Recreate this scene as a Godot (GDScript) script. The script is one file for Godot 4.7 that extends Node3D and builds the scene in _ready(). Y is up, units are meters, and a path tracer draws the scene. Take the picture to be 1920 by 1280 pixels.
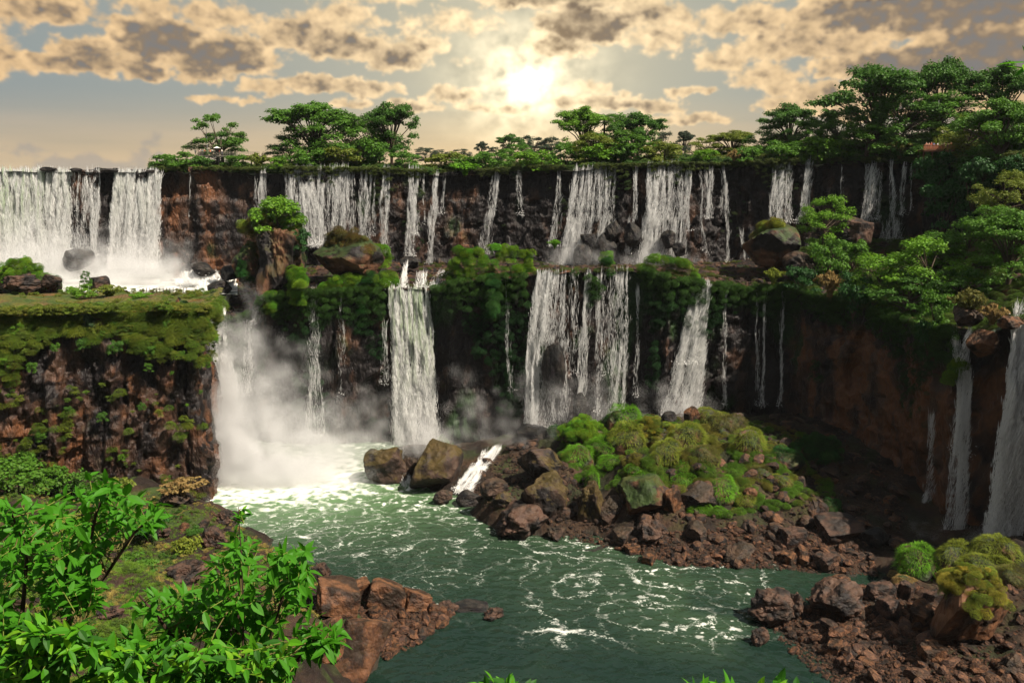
extends Node3D
# A subtropical waterfall valley: two tiers of basalt cliff, a green pool, rubble shores, forest on the plateau.
# y is up, metres; the pool lies at y = 0, the camera stands on a terrace 72 m above it and looks along -z.

const EYE := Vector3(0, 72, 0)
const LENS := 1600.0                      # focal length in pixels of the 1920 x 1280 photograph
const PITCH := -0.1914
var rng := RandomNumberGenerator.new()
var used := {}
var M := {}                               # materials
var noise_a := FastNoiseLite.new()
var noise_b := FastNoiseLite.new()
var cells := FastNoiseLite.new()

# ---------- places
func ray(x: float, y: float) -> Vector3:
	return Vector3((x - 960.0) / LENS, -(y - 640.0) / LENS, -1.0).rotated(Vector3.RIGHT, PITCH)

func at(x: float, y: float, depth: float) -> Vector3:      # the point seen at a pixel, so many metres away
	var r := ray(x, y)
	return EYE + r * (depth / -r.z)

func ground_at(x: float, y: float, h: float) -> Vector3:   # the point seen at a pixel, at the height h
	var r := ray(x, y)
	return EYE + r * ((h - EYE.y) / r.y)

func rnd(a: float, b: float) -> float:
	return rng.randf_range(a, b)

func smooth(a: float, b: float, t: float) -> float:
	var k := clampf((t - a) / (b - a), 0.0, 1.0)
	return k * k * (3.0 - 2.0 * k)

func along(points: Array, x: float) -> float:              # piecewise linear curve through (x, value) pairs
	if x <= points[0][0]:
		return points[0][1]
	for i in range(1, points.size()):
		if x <= points[i][0]:
			var t: float = (x - points[i - 1][0]) / (points[i][0] - points[i - 1][0])
			return lerpf(points[i - 1][1], points[i][1], t)
	return points[points.size() - 1][1]

# ---------- nodes
func numbered(called: String) -> String:
	var n: int = used.get(called, 0)
	used[called] = n + 1
	return called if n == 0 else "%s_%03d" % [called, n]

func tag(o: Node, label := "", category := "", group := "", kind := "") -> Node:
	if label != "": o.set_meta("label", label)
	if category != "": o.set_meta("category", category)
	if group != "": o.set_meta("group", group)
	if kind != "": o.set_meta("kind", kind)
	return o

func thing(called: String, where: Vector3, label := "", category := "", group := "") -> Node3D:
	var o := Node3D.new()
	o.name = numbered(called)
	add_child(o, true)
	o.position = where
	tag(o, label, category, group)
	return o

func part(called: String, mesh: Mesh, mat: Material, parent: Node, where := Vector3.ZERO) -> MeshInstance3D:
	var o := MeshInstance3D.new()
	o.mesh = mesh
	o.material_override = mat
	o.name = numbered(called) if parent == self else called
	parent.add_child(o, true)
	o.position = where
	return o

func structure(called: String, mesh: Mesh, mat: Material) -> MeshInstance3D:
	var o := part(called, mesh, mat, self)
	o.set_meta("kind", "structure")
	return o

func many(called: String, mesh: Mesh, mat: Material, places: Array, colors: Array, parent: Node) -> MultiMeshInstance3D:
	var mm := MultiMesh.new()
	mm.transform_format = MultiMesh.TRANSFORM_3D
	mm.use_colors = true
	mm.mesh = mesh
	mm.instance_count = places.size()
	for i in places.size():
		mm.set_instance_transform(i, places[i])
		mm.set_instance_color(i, colors[i % colors.size()])
	var o := MultiMeshInstance3D.new()
	o.multimesh = mm
	o.material_override = mat
	o.name = numbered(called) if parent == self else called
	parent.add_child(o, true)
	o.set_meta("kind", "stuff")
	return o

# ---------- meshes
class Shape:
	var v := PackedVector3Array()
	var n := PackedVector3Array()
	var c := PackedColorArray()
	var uv := PackedVector2Array()
	var ix := PackedInt32Array()
	func tri(a: Vector3, b: Vector3, d: Vector3, col: Color) -> void:      # flat, clockwise seen from outside
		var nn := (d - a).cross(b - a).normalized()
		for k in 3: ix.append(v.size() + k)
		v.append(a); v.append(b); v.append(d)
		n.append(nn); n.append(nn); n.append(nn)
		c.append(col); c.append(col); c.append(col)
	func quad(a: Vector3, b: Vector3, d: Vector3, e: Vector3, col: Color) -> void:
		tri(a, b, d, col)
		tri(a, d, e, col)
	func box(lo: Vector3, hi: Vector3, col: Color) -> void:
		hexa([Vector3(lo.x, lo.y, lo.z), Vector3(hi.x, lo.y, lo.z), Vector3(hi.x, lo.y, hi.z), Vector3(lo.x, lo.y, hi.z), Vector3(lo.x, hi.y, lo.z), Vector3(hi.x, hi.y, lo.z), Vector3(hi.x, hi.y, hi.z), Vector3(lo.x, hi.y, hi.z)], col)
	func hexa(p: Array, col: Color) -> void:                                # 0-3 below, 4-7 above, both anticlockwise seen from below
		quad(p[4], p[5], p[6], p[7], col)
		quad(p[3], p[2], p[1], p[0], col)
		for i in 4:
			var j := (i + 1) % 4
			quad(p[i], p[j], p[j + 4], p[i + 4], col)
	func bar(a: Vector3, b: Vector3, r0: float, r1: float, sides: int, col: Color) -> void:
		var d := (b - a).normalized()
		var s := d.cross(Vector3.RIGHT if absf(d.x) < 0.8 else Vector3.UP).normalized()
		var t := d.cross(s)
		for i in sides:
			var p := TAU * i / sides
			var q := TAU * (i + 1) / sides
			var e := s * cos(p) + t * sin(p)
			var f := s * cos(q) + t * sin(q)
			quad(a + e * r0, b + e * r1, b + f * r1, a + f * r0, col)
	func grid(w: int, h: int) -> void:                                      # joins the w x h vertices added so far and smooths them
		var first := v.size() - w * h
		n.resize(v.size())
		for j in h - 1:
			for i in w - 1:
				var a := first + j * w + i
				var b := a + 1
				var d := a + w
				var e := d + 1
				ix.append(a); ix.append(b); ix.append(d)
				ix.append(b); ix.append(e); ix.append(d)
				var m := (v[d] - v[a]).cross(v[b] - v[a]) + (v[d] - v[e]).cross(v[b] - v[e]) * -1.0
				n[a] += m; n[b] += m; n[d] += m; n[e] += m
		for i in range(first, v.size()):
			n[i] = n[i].normalized()
	func mesh() -> ArrayMesh:
		var a := []
		a.resize(Mesh.ARRAY_MAX)
		a[Mesh.ARRAY_VERTEX] = v
		a[Mesh.ARRAY_NORMAL] = n
		if c.size() == v.size(): a[Mesh.ARRAY_COLOR] = c
		if uv.size() == v.size(): a[Mesh.ARRAY_TEX_UV] = uv
		if ix.size(): a[Mesh.ARRAY_INDEX] = ix
		var m := ArrayMesh.new()
		m.add_surface_from_arrays(Mesh.PRIMITIVE_TRIANGLES, a)
		return m

# ---------- sky: air and clouds only
# clouds: x and y in degrees from the view axis and the horizon, half width, half height, thickness
const CLOUDS := [
	[-30.5, 12.0, 6.5, 1.2, 1.05], [-28.4, 10.2, 3.0, 0.75, 0.95], [-26.2, 7.55, 2.1, 1.0, 1.1], [-28.6, 7.2, 1.6, 0.5, 0.8], [-31.8, 7.4, 1.9, 1.3, 0.6], [-36, 9.5, 5, 1.4, 1.0],
	[-22.4, 8.9, 2.6, 1.35, 1.4], [-18.8, 8.0, 2.9, 1.25, 1.4], [-23.2, 7.2, 1.3, 0.75, 1.0], [-20.4, 7.0, 1.3, 0.7, 0.9], [-16.4, 8.0, 1.2, 1.1, 0.5], [-18.6, 10.5, 2.0, 0.75, 0.5], [-22.5, 10.8, 1.6, 0.9, 0.5],
	[-13.6, 9.6, 2.6, 0.9, 0.85], [-11.0, 9.0, 3.0, 0.9, 0.95], [-11.4, 10.6, 2.4, 0.9, 0.5], [-7.6, 8.35, 2.2, 0.8, 0.9], [-6.2, 9.2, 1.6, 0.8, 0.55], [-12.9, 6.55, 2.4, 0.42, 0.85], [-9.6, 6.3, 1.9, 0.45, 0.8], [-16, 6.2, 1.4, 0.4, 0.6], [-6.6, 5.15, 1.7, 0.42, 0.85], [-10.6, 5.3, 1.0, 0.3, 0.7], [-19.4, 5.5, 1.1, 0.22, 0.5], [-17.2, 5.3, 0.9, 0.2, 0.5],
	[-3.9, 5.9, 1.6, 0.45, 0.7], [-2.6, 5.2, 1.0, 0.3, 0.6], [-8.5, 12.6, 4, 0.7, 0.4], [-4.0, 10.6, 2.2, 0.7, 0.35], [4.8, 10.4, 2.9, 1.25, 1.6], [3.2, 9.2, 2.0, 0.9, 1.05], [2.8, 12.4, 5.0, 0.9, 1.15], [8.8, 11.0, 2.6, 0.9, 0.75], [9.8, 9.6, 2.0, 1.0, 0.45],
	[6.8, 5.35, 2.2, 0.5, 1.0], [4.0, 5.5, 1.2, 0.5, 0.85], [9.8, 5.1, 1.6, 0.5, 0.9], [12.6, 4.3, 1.7, 0.4, 0.8], [10.4, 4.1, 1.5, 0.3, 0.6], [5.4, 6.4, 1.0, 0.4, 0.5], [-0.3, 5.1, 1.0, 0.3, 0.7], [7.4, 3.7, 2.2, 0.3, 0.4],
	[14.0, 8.0, 1.5, 0.8, 0.5], [16.4, 6.9, 1.8, 0.8, 0.5], [17.6, 6.2, 1.2, 0.6, 0.5], [11.9, 6.15, 1.3, 0.32, 0.7], [15, 10.4, 3, 0.8, 0.65], [19.2, 8.8, 4.2, 0.9, 0.75], [22.4, 10.4, 4.4, 1.2, 1.2], [27.2, 10.6, 5.4, 1.9, 1.6], [17.2, 8.6, 1.6, 0.4, 0.5],
	[24.6, 7.3, 4.6, 0.9, 1.35], [20.6, 5.6, 2.2, 0.7, 0.85], [18.0, 5.1, 1.8, 0.5, 0.6], [29.5, 7.6, 4, 1.9, 1.55], [32, 12, 6, 2.0, 1.6], [18.6, 12.4, 4, 0.8, 0.8], [26, 5.0, 5, 0.9, 0.95], [22.2, 4.6, 2.6, 0.5, 0.7],
]

func sky_color(az: float, el: float, fine: FastNoiseLite, slow: FastNoiseLite) -> Color:
	var e := maxf(el, 0.0)
	# angle to the veiled sun
	var sx := (az - 1.0) * cos(deg_to_rad(el))
	var sy := el - 5.9
	var far_off := sqrt(sx * sx + sy * sy * 1.2)
	if absf(az) > 90.0: far_off = maxf(far_off, absf(az))
	var warm := exp(-far_off / 6.0)
	var wide := exp(-far_off / 18.0)
	# clear air: peach by the horizon, grey blue above
	var low := Vector3(0.58, 0.45, 0.30).lerp(Vector3(0.86, 0.60, 0.29), wide)
	var high := Vector3(0.24, 0.30, 0.33).lerp(Vector3(0.60, 0.54, 0.37), wide)
	var air := low.lerp(high, smooth(0.2, 5.5, e))
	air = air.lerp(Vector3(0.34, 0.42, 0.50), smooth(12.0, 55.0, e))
	# long flat streaks of cloud near the horizon
	var streak := fine.get_noise_2d(az * 2.2, el * 36.0 + 400.0)
	air += Vector3(0.10, 0.055, 0.025) * streak * smooth(5.5, 1.0, e)
	var bank := smooth(0.0, 0.30, fine.get_noise_2d(az * 12.0 + 77.0, el * 18.0) + 0.42 - e * 0.34) * smooth(-12.0, -17.0, az)
	air = air.lerp(Vector3(0.36, 0.33, 0.30), bank * 0.6)
	var ripple := fine.get_noise_2d(az * 20.0, el * 26.0)
	var glow := exp(-pow(far_off / 1.5, 2.0)) * (0.75 + ripple * 1.6) + exp(-pow(far_off / 3.8, 2.0)) * (0.62 + ripple * 1.1) + warm * 0.22
	air += Vector3(1.0, 0.82, 0.52) * glow
	# clouds
	var d := -1.0
	if absf(az) < 42.0 and el < 17.0:
		var wx := az * 1.035 + fine.get_noise_2d(az * 22.0, el * 30.0) * 1.1
		var wy := el * 1.08 + 0.45 + fine.get_noise_2d(az * 22.0 + 300.0, el * 30.0) * 0.55
		for q in CLOUDS:
			var a: float = (wx - q[0]) / (q[2] * 1.13)
			if absf(a) > 1.6: continue
			var b: float = (wy - q[1]) / (q[3] * 1.12)
			b *= 1.2 if b < 0.0 else 0.85
			var r := a * a + b * b
			if r < 2.6:
				d = maxf(d, (1.0 - r * 0.8) * q[4])
	var open := -0.85 + smooth(12.0, 20.0, e) * 0.75 + smooth(34.0, 46.0, absf(az)) * 0.65
	d = maxf(d, open + slow.get_noise_2d(az * 5.0, el * 9.0) * 1.3 * smooth(1.0, 8.0, e))
	var f := fine.get_noise_2d(az * 24.0 + 50.0, el * 36.0) * 0.50 + fine.get_noise_2d(az * 75.0, el * 100.0) * 0.20
	d += f
	var cover := smooth(-0.18, 0.34, d)
	# billows: the side towards the veiled sun is lit
	var ux := -sx / maxf(far_off, 0.3)
	var uy := -sy / maxf(far_off, 0.3)
	var f2 := fine.get_noise_2d((az + ux * 0.55) * 24.0 + 50.0, (el + uy * 0.4) * 36.0) * 0.50 + fine.get_noise_2d((az + ux * 0.2) * 75.0, (el + uy * 0.15) * 100.0) * 0.20
	var billow := fine.get_noise_2d(az * 34.0, el * 50.0 + 90.0)
	var thick := smooth(0.24, 1.12, d * 0.95 + billow * 0.30 + (f2 - f) * 0.55)
	var edge := Vector3(0.90, 0.58, 0.28).lerp(Vector3(1.05, 0.82, 0.50), wide) + Vector3(1.1, 0.9, 0.6) * warm * 0.6
	edge *= 0.88 + f * 0.35 + (f - f2) * 0.3
	var heart := Vector3(0.115, 0.092, 0.085).lerp(Vector3(0.46, 0.30, 0.14), exp(-far_off / 4.5))
	var cloud := edge.lerp(heart, clampf(thick * (0.86 + billow * 0.55), 0.0, 1.0))
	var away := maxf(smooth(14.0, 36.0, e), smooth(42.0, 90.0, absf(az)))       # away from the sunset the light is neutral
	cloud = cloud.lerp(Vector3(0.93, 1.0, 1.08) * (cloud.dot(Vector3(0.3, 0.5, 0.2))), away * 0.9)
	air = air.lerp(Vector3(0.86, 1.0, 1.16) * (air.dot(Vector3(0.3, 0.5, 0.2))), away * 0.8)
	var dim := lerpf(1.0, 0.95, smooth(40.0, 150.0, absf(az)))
	var out := air.lerp(cloud, cover * 0.93) * dim * 0.49
	return Color(out.x, out.y, out.z, 1.0)

func make_sky() -> PanoramaSkyMaterial:
	var fine := FastNoiseLite.new()
	fine.seed = 11; fine.frequency = 0.02; fine.fractal_octaves = 5; fine.fractal_gain = 0.55
	var slow := FastNoiseLite.new()
	slow.seed = 5; slow.frequency = 0.02; slow.fractal_octaves = 3
	var w := 4096
	var h := 2048
	var im := Image.create_empty(512, 256, false, Image.FORMAT_RGBAF)
	for j in 256:
		var el := 90.0 - (j + 0.5) * 180.0 / 256.0
		for i in 512:
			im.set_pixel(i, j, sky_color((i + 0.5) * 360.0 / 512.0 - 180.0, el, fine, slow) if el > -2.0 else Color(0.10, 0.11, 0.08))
	im.resize(w, h, Image.INTERPOLATE_BILINEAR)
	var x0 := int(w * (0.5 - 48.0 / 360.0))
	var x1 := int(w * (0.5 + 48.0 / 360.0))
	for j in range(int(h * (0.5 - 26.0 / 180.0)), int(h * 0.5) + 6):
		var el := 90.0 - (j + 0.5) * 180.0 / h
		for i in range(x0, x1):
			var col := sky_color((i + 0.5) * 360.0 / w - 180.0, el, fine, slow)
			var mixin := minf(1.0, minf(i - x0, x1 - i) / 40.0) * smooth(26.0, 23.0, el)
			im.set_pixel(i, j, im.get_pixel(i, j).lerp(col, mixin))
	var turned := Image.create_empty(w, h, false, Image.FORMAT_RGBAF)   # the view axis is the panorama's left edge
	turned.blit_rect(im, Rect2i(w / 2, 0, w / 2, h), Vector2i(0, 0))
	turned.blit_rect(im, Rect2i(0, 0, w / 2, h), Vector2i(w / 2, 0))
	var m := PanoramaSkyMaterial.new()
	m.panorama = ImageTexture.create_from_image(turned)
	return m

# ---------- materials
func noise_texture(freq: float, octaves: int, seed_: int, low: Color, high: Color, kind := FastNoiseLite.TYPE_SIMPLEX_SMOOTH, bump := false, side := 512) -> NoiseTexture2D:
	var f := FastNoiseLite.new()
	f.noise_type = kind
	f.seed = seed_
	f.frequency = freq
	f.fractal_octaves = octaves
	f.fractal_gain = 0.58
	if kind == FastNoiseLite.TYPE_CELLULAR:
		f.cellular_return_type = FastNoiseLite.RETURN_DISTANCE2_SUB
	var t := NoiseTexture2D.new()
	t.width = side
	t.height = side
	t.seamless = true
	t.seamless_blend_skirt = 0.25
	t.noise = f
	t.normalize = true
	var g := Gradient.new()
	g.set_color(0, low)
	g.set_color(1, high)
	t.color_ramp = g
	return t

func matter(rough: float, spec := 0.3) -> StandardMaterial3D:
	var m := StandardMaterial3D.new()
	m.vertex_color_use_as_albedo = true
	m.roughness = rough
	m.metallic_specular = spec
	return m

func make_materials() -> void:
	var grain := noise_texture(0.018, 6, 3, Color(0.55, 0.55, 0.55), Color(1, 1, 1))
	var relief := noise_texture(0.014, 7, 8, Color(0, 0, 0), Color(1, 1, 1))
	var crack := noise_texture(0.02, 3, 21, Color(0.2, 0.2, 0.2), Color(1, 1, 1), FastNoiseLite.TYPE_CELLULAR)
	var ridged := noise_texture(0.012, 6, 13, Color(1, 1, 1), Color(0, 0, 0))
	(ridged.noise as FastNoiseLite).fractal_type = FastNoiseLite.FRACTAL_RIDGED
	var rock := matter(0.72, 0.35)
	rock.albedo_texture = grain
	rock.uv1_triplanar = true
	rock.uv1_world_triplanar = true
	rock.uv1_scale = Vector3(0.11, 0.11, 0.11)
	rock.heightmap_enabled = true
	rock.heightmap_texture = relief
	rock.heightmap_scale = 60.0
	M.rock = rock
	var wet := rock.duplicate() as StandardMaterial3D
	wet.roughness = 0.5
	wet.uv1_scale = Vector3(0.13, 0.055, 0.13)
	M.cliff = wet
	var stone := matter(0.7, 0.35)
	stone.albedo_texture = grain
	stone.uv1_triplanar = true
	stone.uv1_scale = Vector3(0.25, 0.25, 0.25)
	stone.heightmap_enabled = true
	stone.heightmap_texture = ridged
	stone.heightmap_scale = 30.0
	M.stone = stone
	var soil := rock.duplicate() as StandardMaterial3D
	soil.roughness = 0.9
	soil.heightmap_scale = 35.0
	M.soil = soil
	var leaf := matter(0.55, 0.35)
	leaf.backlight_enabled = true
	leaf.backlight = Color(0.8, 0.8, 0.8).linear_to_srgb()
	leaf.cull_mode = BaseMaterial3D.CULL_DISABLED
	M.leaf = leaf
	var grass := matter(0.7, 0.25)
	grass.backlight_enabled = true
	grass.backlight = Color(0.7, 0.7, 0.7).linear_to_srgb()
	grass.cull_mode = BaseMaterial3D.CULL_DISABLED
	M.grass = grass
	for q in [["leaf_bright", 0.115, 0.25, 0.014], ["leaf_mid", 0.075, 0.18, 0.015], ["leaf_dark", 0.055, 0.14, 0.016], ["leaf_olive", 0.14, 0.18, 0.020], ["leaf_deep", 0.024, 0.085, 0.016], ["leaf_hazed", 0.035, 0.06, 0.03]]:  # the last tint has the bluish haze of distance mixed into its colour
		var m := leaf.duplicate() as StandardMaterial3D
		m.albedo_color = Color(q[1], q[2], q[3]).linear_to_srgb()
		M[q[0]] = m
	for q in [["grass_green", 0.11, 0.27, 0.016], ["grass_olive", 0.165, 0.205, 0.024], ["grass_deep", 0.025, 0.095, 0.016], ["grass_straw", 0.24, 0.165, 0.06], ["grass_brown", 0.115, 0.115, 0.028]]:
		var m := grass.duplicate() as StandardMaterial3D
		m.albedo_color = Color(q[1], q[2], q[3]).linear_to_srgb()
		M[q[0]] = m
	for q in [["fresh_a", 0.085, 0.28, 0.007], ["fresh_b", 0.05, 0.20, 0.007], ["fresh_c", 0.15, 0.34, 0.012], ["fresh_d", 0.025, 0.105, 0.008]]:
		var m := leaf.duplicate() as StandardMaterial3D
		m.albedo_color = Color(q[1], q[2], q[3]).linear_to_srgb()
		m.roughness = 0.55
		m.backlight = Color(0.9, 0.9, 0.9).linear_to_srgb()
		M[q[0]] = m
	M.bark = matter(0.85, 0.2)
	var white := matter(0.5, 0.3)
	white.backlight_enabled = true
	white.backlight = Color(1.0, 1.0, 1.0)
	white.cull_mode = BaseMaterial3D.CULL_DISABLED
	M.falling = white
	var drops := white.duplicate() as StandardMaterial3D
	drops.roughness = 0.9
	drops.metallic_specular = 0.1
	M.spray = drops
	M.foam = matter(0.6, 0.3)
	M.paint = matter(0.6, 0.3)

# ---------- the two tiers of cliff: pixel column, distance, pixel row of the lip, pixel row of the foot
const UPPER := [[-260, 262, 318, 528], [0, 264, 318, 525], [300, 266, 320, 515], [306, 271, 320, 512], [440, 272, 322, 507], [530, 271, 322, 500], [536, 267, 320, 500], [735, 267, 323, 490], [830, 270, 327, 492], [910, 270, 325, 485], [1000, 268, 318, 487], [1070, 265, 317, 497], [1300, 263, 311, 492], [1362, 265, 313, 490], [1450, 261, 306, 475], [1600, 257, 304, 450], [1725, 249, 305, 447], [1800, 236, 300, 450], [1900, 219, 300, 480], [2060, 195, 300, 500]]
const LOWER := [[290, 236, 585, 880], [400, 226, 596, 880], [440, 227, 600, 880], [478, 228, 583, 878], [490, 226, 558, 876], [560, 225, 550, 872], [725, 227, 543, 850], [822, 226, 541, 850], [850, 224, 532, 848], [1000, 222, 515, 840], [1060, 221, 511, 832], [1200, 222, 506, 800], [1250, 218, 520, 795], [1310, 221, 531, 790], [1400, 222, 540, 775], [1480, 220, 540, 772], [1540, 210, 560, 785], [1600, 203, 572, 810], [1690, 187, 596, 880], [1742, 173, 618, 960], [1782, 164, 621, 1042], [1832, 160, 632, 1045], [1880, 157, 612, 1040], [1930, 151, 598, 1040], [2080, 134, 590, 1090]]
const ISLAND := [[-330, 166, 612, 905], [-60, 171, 600, 900], [60, 173, 596, 905], [130, 175, 594, 908], [220, 177, 590, 918], [300, 179, 588, 928], [365, 181, 592, 945], [388, 185, 590, 965, 402, 183], [398, 191, 580, 955, 416, 189], [402, 198, 572, 945, 420, 197], [400, 208, 562, 930, 414, 208], [392, 222, 556, 910], [340, 234, 548, 890], [240, 240, 545, 880]]

func column(list: Array, x: float, k: int) -> float:
	if x <= list[0][0]:
		return list[0][k]
	for i in range(1, list.size()):
		if x <= list[i][0]:
			var t: float = (x - list[i - 1][0]) / float(list[i][0] - list[i - 1][0])
			return lerpf(list[i - 1][k], list[i][k], t)
	return list[list.size() - 1][k]

func resample(list: Array, step: float) -> Array:          # [lip, foot] pairs, evenly spaced
	var out := []
	for i in range(1, list.size()):
		var p: Array = list[i - 1]
		var q: Array = list[i]
		var a := at(p[0], p[2], p[1])
		var b := at(q[0], q[2], q[1])
		var fa := at(p[4] if p.size() > 4 else p[0], p[3], p[5] if p.size() > 4 else p[1])
		var fb := at(q[4] if q.size() > 4 else q[0], q[3], q[5] if q.size() > 4 else q[1])
		var n := maxi(1, int(Vector2(a.x - b.x, a.z - b.z).length() / step))
		for k in n:
			var t := float(k) / n
			out.append([a.lerp(b, t), fa.lerp(fb, t)])
	var e: Array = list[list.size() - 1]
	out.append([at(e[0], e[2], e[1]), at(e[0], e[3], e[1])])
	return out

# colour of bare basalt: nearly black where it is wet, brown and rust where it is dry
func rock_color(p: Vector3, dry: float, green: float) -> Color:
	var streak := noise_a.get_noise_3d(p.x * 3.0, p.y * 0.35, p.z * 3.0)
	var spot := noise_b.get_noise_3d(p.x * 4.0, p.y * 3.0, p.z * 4.0)
	var cell := cells.get_noise_3d(p.x * 1.1, p.y * 0.7, p.z * 1.1)
	var k := clampf(dry + streak * 0.7 + spot * 0.5 + cell * 0.34, 0.0, 1.0)
	var c := Vector3(0.014, 0.011, 0.011).lerp(Vector3(0.075, 0.040, 0.026), smooth(0.2, 0.65, k)).lerp(Vector3(0.185, 0.077, 0.034), smooth(0.65, 1.0, k))
	var pale := smooth(0.42, 0.6, noise_b.get_noise_3d(p.x * 9.0 + 40.0, p.y * 5.0, p.z * 9.0)) * dry
	c = c.lerp(Vector3(0.26, 0.20, 0.15), pale * 0.6)
	var moss := smooth(0.05, 0.35, noise_a.get_noise_3d(p.x * 1.6 + 90.0, p.y * 0.8, p.z * 1.6) + spot * 0.35 + green - 0.5)
	c = c.lerp(Vector3(0.022, 0.055, 0.012), moss)
	return Color(c.x, c.y, c.z)

func cliff(called: String, list: Array, step: float, rows: int, size: float, dry: Callable, green: Callable, shoulder := 0.0, rim := 0.5) -> void:
	var pairs := resample(list, step)
	var n := pairs.size()
	var s := Shape.new()
	for j in rows:
		var t := float(j) / (rows - 1)
		for i in n:
			var a: Vector3 = pairs[i][0]
			var b: Vector3 = pairs[i][1]
			var p0: Vector3 = pairs[maxi(i - 3, 0)][0]
			var p1: Vector3 = pairs[mini(i + 3, n - 1)][0]
			var tangent := Vector3(p1.x - p0.x, 0, p1.z - p0.z).normalized()
			var outward := Vector3(-tangent.z, 0, tangent.x)
			var p := a.lerp(b, t)
			var q := p / size
			var wob := noise_a.get_noise_3d(q.x * 4.0, q.y * 4.0, q.z * 4.0)
			var big := cells.get_noise_3d(q.x * 0.45 + wob * 0.4, q.y * 0.16, q.z * 0.45)
			var mid := cells.get_noise_3d(q.x * 1.0 + wob * 0.3 + 70.0, q.y * 0.55 + wob, q.z * 1.0)
			var small := cells.get_noise_3d(q.x * 2.6 + 31.0, q.y * 1.9, q.z * 2.6)
			# layers of lava: each bench steps out below the one above it
			var layer := (t + noise_a.get_noise_2d(a.x * 0.8, a.z * 0.8) * 0.10) * 3.0
			var bench := (floorf(layer) + smooth(0.82, 1.0, layer - floorf(layer))) / 3.0
			var o := (big * 1.3 + mid * 0.65 + small * 0.28 + wob * 0.5) * size * smooth(0.0, 0.04, t) + bench * 2.2 * size - 1.2 * size
			if t > 0.0 and t < 1.0:
				p.y += small * 0.25 * size
			var notch := cells.get_noise_2d(a.x * 0.55, a.z * 0.55) * 0.7 + cells.get_noise_2d(a.x * 1.7 + 9.0, a.z * 1.7) * 0.35 + noise_a.get_noise_2d(a.x * 2.0, a.z * 2.0)
			p.y += notch * rim * smooth(0.12, 0.0, t)
			if shoulder > 0.0:                                   # basalt columns
				o += (cells.get_noise_2d(a.x * 1.5 + wob, a.z * 1.5) * 0.8 + cells.get_noise_2d(a.x * 3.6 + 50.0, a.z * 3.6 + floorf(p.y * 0.25) * 7.0) * 0.4) * smooth(0.15, 0.35, t)
			if shoulder > 0.0:                                   # weathered rim that rounds over, and a wall that bays in and out
				var give := shoulder * (0.7 + 0.9 * noise_a.get_noise_2d(a.x * 1.5 + 20.0, a.z * 1.5))
				o -= give * pow(smooth(0.32, 0.0, t), 2.0)
				o += noise_a.get_noise_3d(a.x * 1.6, p.y * 0.7, a.z * 1.6) * 3.2 - 1.0
			p += outward * o
			s.v.append(p)
			s.c.append(rock_color(p, dry.call(p, t), green.call(p, t)))
	s.grid(n, rows)
	structure(called, s.mesh(), M.cliff)

# a sheet between two edges given row by row
func sheet(called: String, rows: Array, mat: Material, col: Callable, bumps: float) -> MeshInstance3D:
	var s := Shape.new()
	var n: int = rows[0].size()
	for j in rows.size():
		for i in n:
			var p: Vector3 = rows[j][i]
			p.y += (noise_a.get_noise_2d(p.x * 3.0, p.z * 3.0) + noise_b.get_noise_2d(p.x * 9.0, p.z * 9.0) * 0.4) * bumps
			s.v.append(p)
			s.c.append(col.call(p))
	s.grid(n, rows.size())
	return structure(called, s.mesh(), mat)

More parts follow.
